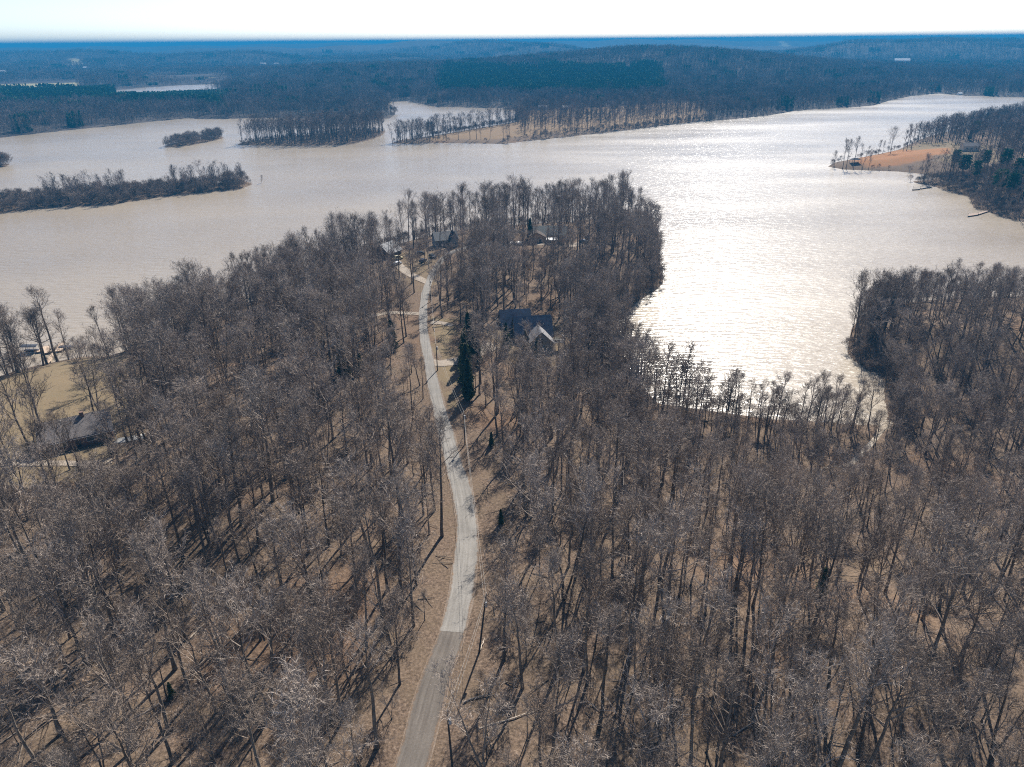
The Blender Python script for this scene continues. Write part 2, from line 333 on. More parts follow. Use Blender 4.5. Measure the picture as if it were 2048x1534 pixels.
def build_ground():
    na, nr = 560, 820
    az = np.linspace(-math.radians(60), math.radians(60), na); r = np.geomspace(22, 45000, nr)
    A, R = np.meshgrid(az, r); P = np.stack([R.ravel() * np.sin(A.ravel()), R.ravel() * np.cos(A.ravel())], 1)
    z = land(P); idx = np.arange(na * nr).reshape(nr, na)
    f = np.stack([idx[:-1, :-1], idx[:-1, 1:], idx[1:, 1:], idx[1:, :-1]], -1).reshape(-1, 4)
    keep = (z[f] > -2.9).any(1) | (R.ravel()[f[:, 0]] > 3000); f = f[keep]
    me = bpy.data.meshes.new('ground'); me.vertices.add(len(P)); me.vertices.foreach_set('co', np.column_stack([P, z]).ravel().astype(np.float32))
    me.loops.add(f.size); me.loops.foreach_set('vertex_index', f.ravel().astype(np.int32)); me.polygons.add(len(f))
    me.polygons.foreach_set('loop_start', np.arange(0, f.size, 4, dtype=np.int32)); me.polygons.foreach_set('use_smooth', np.ones(len(f), bool)); me.update(calc_edges=True); me.validate()
    c = np.zeros((len(P), 4), np.float32); rr = np.hypot(P[:, 0], P[:, 1])
    def soft(polys, w, lim):
        o = np.zeros(len(P)); m = rr < lim
        for q in polys: o[m] = np.maximum(o[m], smooth(-w, w, sdist(P[m], q) + w * .8 * waves(P[m], 12, 9 if lim < 800 else 40)))
        return o
    c[:, 0] = np.maximum(np.maximum(soft([LAWN, CLEAR2], 3, 600), .6 * soft([HOUSE2C, TOPYARD], 3, 600)), soft([URLAWN], 4, 1100))
    c[:, 1] = np.maximum(soft([CLAY], 3, 1100), .22 * soft([FIELD1], 5, 1600)); c[:, 0] = np.maximum(c[:, 0], soft([FIELD1], 5, 1600))
    c[:, 2] = np.maximum(soft([FIELD2, FIELD3], 5, 2400), soft(FIELDS_FAR, 12, 9000))
    c[:, 3] = smooth(900, 1100, rr) * (1 - c[:, 0]) * (1 - c[:, 1]) * (1 - c[:, 2])
    at_ = me.color_attributes.new('cover', 'FLOAT_COLOR', 'POINT'); at_.data.foreach_set('color', c.ravel())
    me.materials.append(ground_material())
    return tag(obj('ground', me), kind='structure')
build_ground()
tag(MB().add([(-40000, -300, 0), (40000, -300, 0), (40000, 4200, 0), (-40000, 4200, 0)], [(0, 1, 2, 3)]).build('water', water_material()), kind='structure')

def strip(name, pts, w0, w1, m, lift, zs=None, kind='structure', nx=3):
    pts = np.asarray(pts); t = np.gradient(pts, axis=0); t /= np.linalg.norm(t, axis=1)[:, None]; nrm = np.stack([t[:, 1], -t[:, 0]], 1)
    v = []; f = []; s = np.r_[0, np.cumsum(np.linalg.norm(np.diff(pts, axis=0), axis=1))]; uv = []
    for j in range(nx):
        u = j / (nx - 1); off = -np.asarray(w0) + (np.asarray(w0) + np.asarray(w1)) * u
        jig = .10 * np.sin(s * .23 + j) + .05 * np.sin(s * .61 + 2 * j) if j in (0, nx - 1) else 0.0
        q = pts + nrm * np.reshape(off + jig, (-1, 1))
        z = (zs if zs is not None else land(q)) + lift
        v.append(np.column_stack([q, z])); uv.append(np.column_stack([np.full(len(s), u), s]))
    v = np.stack(v, 1).reshape(-1, 3); uv = np.stack(uv, 1).reshape(-1, 2)
    for i in range(len(pts) - 1):
        for j in range(nx - 1): a = i * nx + j; f.append((a, a + 1, a + nx + 1, a + nx))
    me = mesh(name, v, f, m, True); ul = me.uv_layers.new(name='UVMap')
    li = np.zeros(len(me.loops), np.int32); me.loops.foreach_get('vertex_index', li); ul.data.foreach_set('uv', uv[li].ravel())
    return tag(obj(name, me), kind=kind)
_, ry, _ = project(np.column_stack([road, rz])); seam = int(np.argmin(np.abs(ry - 1262)))
M_ROAD = road_material('pale_chipseal', (.20, .185, .165), (.265, .247, .223)); M_ROAD2 = road_material('brown_asphalt', (.115, .098, .083), (.165, .143, .122)); M_DRIVE = road_material('gravel_drive', (.25, .205, .16), (.36, .305, .245))
strip('road', road[seam:], road_w[seam:], road_w[seam:], M_ROAD, 0, rz[seam:], nx=5)
strip('road', road[:seam + 1], road_w[:seam + 1], road_w[:seam + 1], M_ROAD2, -.012, rz[:seam + 1], nx=5)
strip('gravel_shoulder', road[:seam + 90], road_w[:seam + 90] + .12, road_w[:seam + 90] + .2, mat('shoulder_gravel', (.19, .145, .11), .95, noise=(3, .4)), -.07, rz[:seam + 90], nx=5)
def drive(pts, w, m=None): return strip('driveway', resample(ground_px(pts, land), 1.0), w, w, m or M_DRIVE, .12, nx=5)
drive([(862, 725), (885, 727), (920, 722), (955, 705), (990, 690)], 2.3)
drive([(850, 628), (800, 626), (760, 629), (735, 634)], 1.9)
drive([(862, 645), (880, 646), (905, 652)], 1.8)
drive([(858, 566), (835, 556), (812, 543), (797, 530), (790, 521)], 2.2)
drive([(-60, 930), (30, 925), (100, 927), (170, 928), (225, 921)], 1.5)
drive([(232, 882), (250, 880), (290, 872)], 1.5, mat('concrete', (.42, .40, .36), .9))
drive([(1000, 487), (1050, 488), (1100, 489), (1165, 486)], 2.2)

hb = MB().box(-46000, 46000, -400, 46500, -4, 124)
haze = hb.build('haze', None); haze.data.materials.clear(); haze['kind'] = 'stuff'; tag(haze, 'blue distance haze over lake and hills', 'haze')
hm = bpy.data.materials.new('haze'); hm.use_nodes = True; n, l = nt(hm); n.remove(n['Principled BSDF'])
pv = n.new('ShaderNodeVolumePrincipled'); pv.inputs['Color'].default_value = (.03, .29, .58, 1); pv.inputs['Density'].default_value = 2.4e-4; pv.inputs['Anisotropy'].default_value = .0
l.new(pv.outputs[0], n['Material Output'].inputs['Volume']); haze.data.materials.append(hm)

# ------------------------------------------------------------------ trees: a few grown kinds, each a trunk mesh and a crown mesh
def grow(seed, H=20.0, width=4.2, base=.42, limbs=17, sub=6, tert=5, twig=4, tw=.028, lean=.02, multi=1):
    R = random.Random(seed); T = MB(); v = []; f = []
    def tri(p, d, ln, w):
        a = d.cross(Vector((R.gauss(0, 1), R.gauss(0, 1), R.gauss(0, 1)))).normalized() * w
        b = len(v); v.extend([p - a, p + a, p + d * ln]); f.append((b, b + 1, b + 2))
    def rod(p, q, r0, r1):
        d = (q - p).normalized(); a = d.orthogonal().normalized(); c = d.cross(a); b = len(v)
        for pp, rr in ((p, r0), (q, r1)):
            for k in range(3):
                an = 2.0944 * k; v.append(pp + (a * math.cos(an) + c * math.sin(an)) * rr)
        for k in range(3): f.append((b + k, b + (k + 1) % 3, b + 3 + (k + 1) % 3, b + 3 + k))
    def turn(d, ang, roll):
        a = d.orthogonal().normalized(); a.rotate(Matrix.Rotation(roll, 3, d)); q = d.copy(); q.rotate(Matrix.Rotation(ang, 3, a)); return q
    for st in range(multi):
        top = .9 * H * R.uniform(.85, 1) if multi > 1 else .9 * H
        az = R.uniform(0, 6.28); dr = Vector((math.cos(az), math.sin(az), 0)) * (.16 if multi > 1 else 0)
        pts = []; p = Vector((0, 0, -.6)); nseg = 9; wob = Vector((R.uniform(-lean, lean), R.uniform(-lean, lean), 1)) + dr
        for i in range(nseg + 1):
            pts.append(p.copy()); p = p + (wob + Vector((R.gauss(0, .045), R.gauss(0, .045), 0))) * ((top + .6) / nseg)
        r0 = .0125 * H * R.uniform(.9, 1.15) / (multi ** .4); rad = [r0 * (1.25 if i == 0 else (1 - i / nseg) ** .8 * .95 + .06) for i in range(nseg + 1)]
        T.tube(pts, rad, 6)
        def on(t):
            x = t * nseg; i = min(int(x), nseg - 1); return pts[i].lerp(pts[i + 1], x - i), (pts[i + 1] - pts[i]).normalized(), rad[i]
        nl = max(3, limbs // multi)
        for k in range(nl):
            t = base + (1 - base) * ((k + R.random()) / nl) ** .9; t = min(t, .995)
            o, d, rr = on(t); u = (t - base) / (1 - base)
            prof = math.sin(math.pi * (.18 + .72 * u)) * (1.1 - .25 * u)
            ln = width * prof * R.uniform(.65, 1.35) + .6
            dd = turn(d, math.radians(R.uniform(38, 68) * (1 - .5 * u)), R.uniform(0, 6.28)); lp = [o]; ns = 4
            for s in range(ns):
                dd = (dd + Vector((R.gauss(0, .14), R.gauss(0, .14), .17 + R.gauss(0, .1)))).normalized(); lp.append(lp[-1] + dd * ln / ns)
            lr = min(rr * .6, .016 * ln + .02)
            for s in range(ns): rod(lp[s], lp[s + 1], lr * (1 - s / ns * .75), lr * (1 - (s + 1) / ns * .75))
            for q in range(sub):
                ts = .25 + .75 * (q + R.random()) / sub; i = min(int(ts * ns), ns - 1); so = lp[i].lerp(lp[i + 1], ts * ns - i); sdv = (lp[i + 1] - lp[i]).normalized()
                sd_ = turn(sdv, math.radians(R.uniform(25, 60)), R.uniform(0, 6.28)); sd_ = (sd_ + Vector((0, 0, .25))).normalized(); sl = ln * .5 * R.uniform(.5, 1.1) * (1.15 - .4 * ts) + .5
                mid_ = so + sd_ * sl * .5; sd2 = (sd_ + Vector((R.gauss(0, .2), R.gauss(0, .2), .15))).normalized(); en = mid_ + sd2 * sl * .5
                rod(so, mid_, lr * .42, lr * .3)
                rod(mid_, en, lr * .3, lr * .12)
                for w in range(tert):
                    tq = .15 + .85 * (w + R.random()) / tert; to = so.lerp(mid_, tq * 2) if tq < .5 else mid_.lerp(en, tq * 2 - 1)
                    td = (turn(sd2, math.radians(R.uniform(25, 65)), R.uniform(0, 6.28)) + Vector((0, 0, .2))).normalized(); tl = R.uniform(.5, 1.25) * (.5 + .12 * width * .7)
                    tri(to, td, tl, tw * 1.15)
                    for z in range(twig):
                        wd = (turn(td, math.radians(R.uniform(15, 60)), R.uniform(0, 6.28)) + Vector((0, 0, .12))).normalized()
                        tri(to + td * tl * R.uniform(.2, 1), wd, R.uniform(.35, .9), tw * .7)
    return T, (v, f)

PROTO = bpy.data.collections.new('tree_kinds'); FARP = bpy.data.collections.new('far_tree_kinds'); PATCH = bpy.data.collections.new('wood_patch_kinds'); BRUSH = bpy.data.collections.new('brush_kinds'); PINEP = bpy.data.collections.new('pine_patch_kinds'); MIDPINE = bpy.data.collections.new('conifer_kinds')
KINDS = []
def joined(name, parts):
    v = []; f = []; mi = []; ms = []
    for (vv, ff, m) in parts:
        b = len(v); v += [tuple(q) for q in vv]; f += [[i + b for i in q] for q in ff]
        if m not in ms: ms.append(m)
        mi += [ms.index(m)] * len(ff)
    me = mesh(name, v, f, ms); me.polygons.foreach_set('material_index', mi); return me
SPEC = [dict(H=20, width=4.4, base=.42, limbs=18), dict(H=21, width=3.8, base=.5, limbs=16), dict(H=19, width=5.2, base=.36, limbs=20), dict(H=22, width=4.2, base=.55, limbs=15), dict(H=18, width=4.8, base=.33, limbs=19, lean=.07),
        dict(H=20, width=3.2, base=.45, limbs=15), dict(H=19, width=5.8, base=.38, limbs=20, lean=.05), dict(H=20, width=4.6, base=.3, limbs=20, multi=2), dict(H=17, width=3.6, base=.35, limbs=16, lean=.1), dict(H=21, width=2.4, base=.62, limbs=11), dict(H=19, width=6.4, base=.45, limbs=17, sub=7), dict(H=18, width=4.0, base=.28, limbs=11, sub=4, twig=2, lean=.06)]
for i, sp in enumerate(SPEC):
    T, (v, f) = grow(100 + i, **sp); tm = mesh('trunk', T.v, T.f, M_TRUNK, True); cm = mesh('crown', v, f, M_TWIG); KINDS.append((sp['H'], tm, cm))
    PROTO.objects.link(bpy.data.objects.new('tree_kind_%d' % i, joined('tree_kind', [(T.v, T.f, M_TRUNK), (v, f, M_TWIG)])))
for i in range(6):
    T, (v, f) = grow(200 + i, H=20, width=4.2 + i % 3 * .6, base=.35 + .05 * (i % 3), limbs=12, sub=4, tert=4, twig=3, tw=.06)
    FARP.objects.link(bpy.data.objects.new('far_tree_%d' % i, joined('far_tree', [(T.v, T.f, M_TRUNK), (v, f, M_FARTWIG)])))
for i in range(6):
    parts = []; R = random.Random(300 + i)
    for k in range(9):
        T, (v, f) = grow(400 + i * 10 + k, H=R.uniform(13, 20), width=4.6, base=.25, limbs=9, sub=3, tert=3, twig=1, tw=.13)
        o = Vector(((k % 3 - 1) * 7.5 + R.uniform(-3, 3), (k // 3 - 1) * 7.5 + R.uniform(-3, 3), 0))
        parts += [([Vector(q) + o for q in T.v], T.f, M_TRUNK), ([Vector(q) + o for q in v], f, M_FARTWIG)]
    PATCH.objects.link(bpy.data.objects.new('wood_patch_%d' % i, joined('wood_patch', parts)))
for i in range(4):
    T, (v, f) = grow(500 + i, H=4.5, width=2.4, base=.08, limbs=18, sub=4, tert=4, twig=4, tw=.035, multi=5)
    BRUSH.objects.link(bpy.data.objects.new('brush_%d' % i, joined('brush', [(T.v, T.f, M_TRUNK), (v, f, M_BRUSH)])))
def conifer(seed, H, w, kind='cedar', n=1500, size=.38):
    R = random.Random(seed); T = MB(); v = []; f = []
    T.tube([(0, 0, -.5), (R.uniform(-.1, .1), R.uniform(-.1, .1), H * .5), (0, 0, H * .97)], [.017 * H, .011 * H, .02], 6)
    lo = .04 if kind == 'cedar' else .45
    for k in range(n):
        if kind == 'cedar':
            u = R.random() ** 1.25; rr = w * (1 - u) ** .75 * (.75 + .35 * math.sin(k * .37) * R.random()) * (min(1, u / .08 + .4)); t = lo + (1 - lo) * u; rr *= .62 + .55 * abs(math.sin(seed + 9 * u)) * R.random() + .3 * R.random()
        else:
            j = R.randrange(16); u = (j + .5) / 16; t = lo + (1 - lo) * u; rr = w * (.55 + .6 * math.sin(math.pi * (.2 + .7 * u))) * (.6 + .7 * ((j * 37) % 10) / 10) * .8
        a = R.uniform(0, 6.283)
        if kind != 'cedar': a = (R.randrange(5) + (j * .63)) * 1.2566 + R.gauss(0, .22)
        d = rr * (R.random() ** (.45 if kind == 'cedar' else .35))
        p = Vector((math.cos(a) * d, math.sin(a) * d, t * H + R.gauss(0, .18) + (.12 * d if kind == 'cedar' else .18 * d)))
        out = Vector((math.cos(a), math.sin(a), .55)).normalized(); s = size * R.uniform(.6, 1.4)
        for q in range(2):
            e = (out + Vector((R.gauss(0, .7), R.gauss(0, .7), R.gauss(0, .5)))).normalized(); sd_ = e.cross(Vector((R.gauss(0, 1), R.gauss(0, 1), R.gauss(0, 1)))).normalized() * s * .32; b = len(v)
            v.extend([p - sd_, p + sd_, p + e * s]); f.append((b, b + 1, b + 2))
    return T, (v, f)
CON = []
for i, (H, w, kd, n_, s_) in enumerate([(12, 2.1, 'cedar', 3000, .52), (10, 2.0, 'cedar', 2400, .5), (18, 3.4, 'pine', 2200, .6), (16, 3.8, 'pine', 2200, .6)]):
    T, (v, f) = conifer(600 + i, H, w, kd, n_, s_); nm = M_NEEDLE if kd == 'cedar' else M_PINE
    CON.append((H, mesh('trunk', T.v, T.f, M_TRUNK, True), mesh('crown', v, f, nm)))
    MIDPINE.objects.link(bpy.data.objects.new('conifer_%d' % i, joined('conifer', [(T.v, T.f, M_TRUNK), (v, f, nm)])))
for i in range(3):
    parts = []; R = random.Random(700 + i)
    for k in range(9):
        T, (v, f) = conifer(720 + i * 10 + k, R.uniform(13, 18), 2.4, 'cedar', 90, 2.0); o = Vector(((k % 3 - 1) * 6.5 + R.uniform(-2.5, 2.5), (k // 3 - 1) * 6.5 + R.uniform(-2.5, 2.5), 0))
        parts += [([Vector(q) + o for q in T.v], T.f, M_TRUNK), ([Vector(q) + o for q in v], f, M_PINE)]
    PINEP.objects.link(bpy.data.objects.new('pine_patch_%d' % i, joined('pine_patch', parts)))

def gn_scatter(name, pts, rot, scl, coll, label, cat):
    """one mass of uncountable trees: instances of grown kinds on points"""
    me = bpy.data.meshes.new(name); me.vertices.add(len(pts)); me.vertices.foreach_set('co', np.asarray(pts, np.float32).ravel())
    a = me.attributes.new('spin', 'FLOAT_VECTOR', 'POINT'); a.data.foreach_set('vector', np.asarray(rot, np.float32).ravel())
    a = me.attributes.new('size', 'FLOAT_VECTOR', 'POINT'); a.data.foreach_set('vector', np.asarray(scl, np.float32).ravel())
    o = tag(obj(name, me), label, cat, kind='stuff')
    g = bpy.data.node_groups.new(name, 'GeometryNodeTree'); g.interface.new_socket('Geometry', in_out='INPUT', socket_type='NodeSocketGeometry'); g.interface.new_socket('Geometry', in_out='OUTPUT', socket_type='NodeSocketGeometry')
    n, l = g.nodes, g.links; gi = n.new('NodeGroupInput'); go = n.new('NodeGroupOutput'); ip = n.new('GeometryNodeInstanceOnPoints'); ci = n.new('GeometryNodeCollectionInfo')
    ci.inputs['Collection'].default_value = coll; ci.inputs['Separate Children'].default_value = True; ci.inputs['Reset Children'].default_value = True
    ip.inputs['Pick Instance'].default_value = True
    rv = n.new('FunctionNodeRandomValue'); rv.data_type = 'INT'; rv.inputs['Min'].default_value = 0; rv.inputs['Max'].default_value = len(coll.objects) - 1
    ar = n.new('GeometryNodeInputNamedAttribute'); ar.data_type = 'FLOAT_VECTOR'; ar.inputs[0].default_value = 'spin'
    asz = n.new('GeometryNodeInputNamedAttribute'); asz.data_type = 'FLOAT_VECTOR'; asz.inputs[0].default_value = 'size'
    l.new(gi.outputs[0], ip.inputs['Points']); l.new(ci.outputs[0], ip.inputs['Instance']); l.new([x for x in rv.outputs if x.type == 'INT'][0], ip.inputs['Instance Index'])
    l.new(ar.outputs[0], ip.inputs['Rotation']); l.new(asz.outputs[0], ip.inputs['Scale']); l.new(ip.outputs[0], go.inputs[0])
    mo = o.modifiers.new('scatter', 'NODES'); mo.node_group = g; return o

# ------------------------------------------------------------------ where trees stand
def jgrid(x0, x1, y0, y1, s):
    X, Y = np.meshgrid(np.arange(x0, x1, s), np.arange(y0, y1, s)); P = np.stack([X.ravel(), Y.ravel()], 1); return P + rng.uniform(-.48, .48, P.shape) * s
def in_view(P, z, mx=140, my=230):
    x, y, d = project(np.column_stack([P, z])); return (d > 5) & (x > -mx) & (x < 2048 + mx) & (y < 1534 + my)
P = jgrid(-420, 420, 40, 560, 4.9); z = land(P)
m = (z > .08) & in_view(P, z) & (sdist(P, L_MAIN) > -1); P, z = P[m], z[m]
B_ = jgrid(-420, 420, 120, 560, 3.7); zb = land(B_); sb = sdist(B_, L_MAIN); m = (zb > .05) & (sb > .3) & (sb < 11) & in_view(B_, zb) & (rng.random(len(B_)) < np.where((B_[:, 0] > 20) & (B_[:, 1] < 262), .97, np.where(B_[:, 0] > 20, .75, .3))); P = np.concatenate([P, B_[m]]); z = np.concatenate([z, zb[m]])
d, ri, _ = seg_dist(P, road); tang = np.gradient(road, axis=0); side = np.sign(tang[ri, 0] * (P[:, 1] - road[ri, 1]) - tang[ri, 1] * (P[:, 0] - road[ri, 0]))   # + left of the road
_, py0, _ = project(np.column_stack([P, z])); keep = np.where(side > 0, d > np.where(py0 < 1000, 3.2, 4.2), d > np.where(py0 < 640, 5.0, np.where(py0 < 1300, 11.3, 9)))
for q, pr in ((LAWN, .97), (CLEAR2, 1), (HOUSE2C, .97), (TOPYARD, .45), (TOPYARD2, .4), (TOPYARD4, .4)): keep &= ~(inside(P, q) & (rng.random(len(P)) < pr))
for dp in ([(735, 634), (850, 628)], [(790, 521), (858, 566)], [(862, 725), (990, 690)], [(-60, 930), (225, 921)]):
    dd, _, _ = seg_dist(P, ground_px(dp, land)); keep &= dd > 4
thin = waves(P, 21, 45); keep &= rng.random(len(P)) < np.clip(.86 + .16 * thin, .45, 1)
keep &= rng.random(len(P)) < 1 - .36 * smooth(285, 330, P[:, 1])
P, z, d, side, ri = P[keep], z[keep], d[keep], side[keep], ri[keep]
bx, by, dep = project(np.column_stack([P, z]))
hts = np.clip(rng.normal(19.5, 3.5, len(P)), 10.5, 25.5) * (1 + .06 * smooth(280, 340, P[:, 1]) * smooth(-90, -20, P[:, 0]) - .18 * smooth(-60, -140, P[:, 0]) * smooth(230, 300, P[:, 1])) * (1 - .25 * smooth(120, 160, P[:, 0]) * smooth(215, 250, P[:, 1])) * (.72 + .28 * smooth(12, 70, seg_dist(P, VALLEY)[0])); small = rng.random(len(P)) < .3; hts[small] *= rng.uniform(.35, .6, small.sum())
shore = sdist(P, L_MAIN); hts *= 1 - .34 * (1 - smooth(0, 26, shore)) * smooth(10, 60, P[:, 0]) * np.where(P[:, 1] < 262, .3, 1)
# shorter growth where the photograph looks over the trees (house roofs, the drive, the road crest)
WINDOWS = [(1000, 1118, 618, 685, .75), (70, 232, 826, 885, .85), (858, 912, 690, 740, 1), (755, 812, 480, 510, .6), (862, 925, 460, 490, .4), (1055, 1180, 447, 486, .45), (785, 872, 505, 545, .55), (840, 866, 560, 690, .55), (745, 835, 620, 632, .3), (240, 300, 850, 880, .3)]
tx, ty, _ = project(np.column_stack([P, z + hts]))
drop = np.zeros(len(P), bool)
for (x0, x1, y0, y1, pr) in WINDOWS:
    c = (np.minimum(bx, tx) < x1 + 8) & (np.maximum(bx, tx) > x0 - 8) & (by > y0) & (ty < y1) & (by < y1 + 230)
    drop |= c & (rng.random(len(P)) < pr)
P, z, d, side, ri, bx, by, dep, hts, shore = [a[~drop] for a in (P, z, d, side, ri, bx, by, dep, hts, shore)]
order = np.argsort(dep)
vis = (bx > -40) & (bx < 2088) & (by < 1640)
order = np.concatenate([order[vis[order]], order[~vis[order]]])
NEAR_N = 268
near = order[:NEAR_N]; rest = order[NEAR_N:]

def place_tree(kind, p, zz, h, spin, label, group, name='bare_tree', lean=(0, 0), cat='tree'):
    H, tm, cm = kind; e = empty(name, (p[0], p[1], zz), spin); s = h / H; e.scale = (s, s, s); e.rotation_euler = (lean[0], lean[1], spin)
    tag(e, label, cat, group); t = obj('trunk', tm, e); c = obj('crown', cm, e); return e
LOOKS = ['round-crowned', 'high-crowned', 'low-branching', 'straight high-crowned', 'bowed low-branching', 'narrow-crowned', 'broad-crowned', 'twin-stemmed', 'leaning slim', 'pole-like', 'wide-spreading', 'sparse-branched']
picks = []
for j in near:
    sd_ = 'left' if side[j] > 0 else 'right'; wide = d[j]
    zone = 'at bottom edge' if by[j] > 1480 else 'by dark asphalt' if by[j] > 1262 else 'by pale bend'
    edge = 'edging' if wide < 12 else 'just inside' if wide < 32 else 'well inside' if wide < 65 else 'far inside'
    sz = 'small' if hts[j] < 12 else 'tall' if hts[j] > 19.5 else 'middling'
    kd = int(rng.integers(len(KINDS))); picks.append((j, kd, sd_, '%s %s tree %s wood %s of road %s' % (sz, LOOKS[kd], edge, sd_, zone)))
RANK = ['first', 'second', 'third', 'fourth', 'fifth', 'sixth', 'seventh', 'eighth', 'ninth', 'tenth']
for j, kd, sd_, lab in picks:
    same = sorted((float(d[q[0]]), int(q[0])) for q in picks if q[3] == lab)
    if len(same) > 1: lab = '%s, %s from road' % (lab, RANK[min([q[1] for q in same].index(int(j)), 9)])
    place_tree(KINDS[kd], P[j], z[j], hts[j], rng.uniform(0, 6.28), lab, 'bare trees %s of the road' % sd_, lean=(rng.normal(0, .04), rng.normal(0, .04)))
def rotscl(nn, h, H=19.6):
    rot = np.column_stack([rng.normal(0, .035, nn), rng.normal(0, .035, nn), rng.uniform(0, 6.283, nn)]); s = h / H
    w = s * rng.uniform(.9, 1.25, nn); return rot, np.column_stack([w, w, s])
for nm, lab, sel in (('forest', 'bare brown forest left of the winding road', rest[(side[rest] > 0)]), ('forest', 'bare brown forest right of the road and round the cove', rest[side[rest] <= 0])):
    r_, s_ = rotscl(len(sel), hts[sel]); gn_scatter(nm, np.column_stack([P[sel], z[sel]]), r_, s_, PROTO, lab, 'forest')
# low brush and saplings along the waterline and under the trees
Q = jgrid(-420, 420, 60, 560, 3.2); zq = land(Q); ds = sdist(Q, L_MAIN); m = (zq > .05) & in_view(Q, zq) & (((ds < 7) & (rng.random(len(Q)) < .8)) | (rng.random(len(Q)) < .05)); m &= ~inside(Q, LAWN)
dr_, _, _ = seg_dist(Q, road); m &= dr_ > 5.5; Q, zq = Q[m], zq[m]; r_, s_ = rotscl(len(Q), rng.uniform(1.6, 5, len(Q)), 4.5); gn_scatter('shoreline_brush', np.column_stack([Q, zq]), r_, s_, BRUSH, 'low bare brush along the water edge', 'brush')

LITTER = bpy.data.collections.new('deadwood_kinds')
for i in range(5):
    R = random.Random(800 + i); mb = MB()
    for q in range(R.randint(2, 4)):
        a = R.uniform(0, 6.28); L_ = R.uniform(1.5, 6); ox, oy = R.uniform(-2, 2), R.uniform(-2, 2); c_, s_ = math.cos(a), math.sin(a)
        mb.tube([(ox - c_ * L_ / 2, oy - s_ * L_ / 2, .08), (ox + R.uniform(-.2, .2), oy + R.uniform(-.2, .2), .2), (ox + c_ * L_ / 2, oy + s_ * L_ / 2, .15)], [.11, .08, .03], 5)
    LITTER.objects.link(bpy.data.objects.new('deadwood_%d' % i, mesh('deadwood', mb.v, mb.f, M_DEAD)))
Q = jgrid(-330, 330, 60, 420, 10.5); zq = land(Q); dr_, _, _ = seg_dist(Q, road); m = (zq > .5) & in_view(Q, zq) & (dr_ > 4.5) & ~inside(Q, LAWN); Q, zq = Q[m], zq[m]
gn_scatter('deadwood', np.column_stack([Q, zq]), np.column_stack([np.zeros((len(Q), 2)), rng.uniform(0, 6.28, len(Q))]), np.repeat(rng.uniform(.5, 1.2, (len(Q), 1)), 3, 1), LITTER, 'scattered dead branches lying on the leaf litter', 'deadwood')

# islands and the upper right point
def scatter_poly(poly, s, inset, hmin, hmax, coll, name, label, H=20, keepf=None, cat='forest'):
    poly = np.asarray(poly); Q = jgrid(poly[:, 0].min(), poly[:, 0].max(), poly[:, 1].min(), poly[:, 1].max(), s); m = sdist(Q, poly) > inset
    if keepf is not None: m &= keepf(Q)
    Q = Q[m]; zq = land(Q); m = (zq > 0) & in_view(Q, zq, 200, 100); Q, zq = Q[m], zq[m]
    r_, s_ = rotscl(len(Q), rng.uniform(hmin, hmax, len(Q)), H); return gn_scatter(name, np.column_stack([Q, zq]), r_, s_, coll, label, cat)
scatter_poly(L_ISLET, 6.5, 1, 17, 26, FARP, 'islet_trees', 'bare trees on the long dark islet in the lake')
scatter_poly(L_ISLET, 4.6, .2, 1.2, 3, BRUSH, 'islet_brush', 'low brush under the trees of the long islet', 4.5, cat='brush')
scatter_poly(L_ISLAND, 4.6, .2, 2.2, 7, BRUSH, 'island_brush', 'brown brush covering the low island', 4.5, cat='brush')
scatter_poly(L_ISLE2, 4.2, .0, 2.5, 8, BRUSH, 'small_isle_brush', 'dark brush on the small isle', 4.5, cat='brush')
scatter_poly(L_SPECK, 4, .0, 5, 9, BRUSH, 'speck_brush', 'brush on the little isle at the left edge', 4.5, cat='brush')
isl = pxs([(100, 405), (205, 400), (225, 395), (240, 400), (215, 408), (108, 414)])
def island_wood(Q):
    x, _, _ = project(np.column_stack([Q, np.zeros(len(Q))])); return (((x > 95) & (x < 260)) | ((x > 350) & (x < 490))) & (rng.random(len(Q)) < .75)
scatter_poly(L_ISLAND, 5.5, 1, 10, 18, FARP, 'island_trees', 'clumps of bare trees on the low island', keepf=island_wood)
UR_OPEN = pxs([(1640, 345), (1735, 305), (1830, 296), (1905, 306), (1990, 318), (1985, 345), (1890, 348), (1830, 360), (1790, 350)])
def ur_wood(Q):
    x, y, _ = project(np.column_stack([Q, np.full(len(Q), 5.0)])); return ~inside(Q, UR_OPEN) & (x > 1800) & (rng.random(len(Q)) < np.where(y > 345, .45, .9))
scatter_poly(L_UR, 7, 2, 13, 21, FARP, 'point_trees', 'bare wood on the upper right point', keepf=ur_wood)
scatter_poly(L_UR, 4.5, .3, 1.5, 4.5, BRUSH, 'point_shore_brush', 'brush fringe along the shore of the clay point', 4.5, keepf=lambda Q: (sdist(Q, L_UR) < 5) & (rng.random(len(Q)) < .55), cat='brush')
def ur_pine(Q):
    x, y, _ = project(np.column_stack([Q, np.full(len(Q), 5.0)])); return ~inside(Q, UR_OPEN) & (x > 1880) & (y > 285) & (rng.random(len(Q)) < .05)
scatter_poly(L_UR, 10, 4, 13, 19, MIDPINE, 'point_pines', 'green pines among bare trees on the upper right point', 15, keepf=ur_pine)

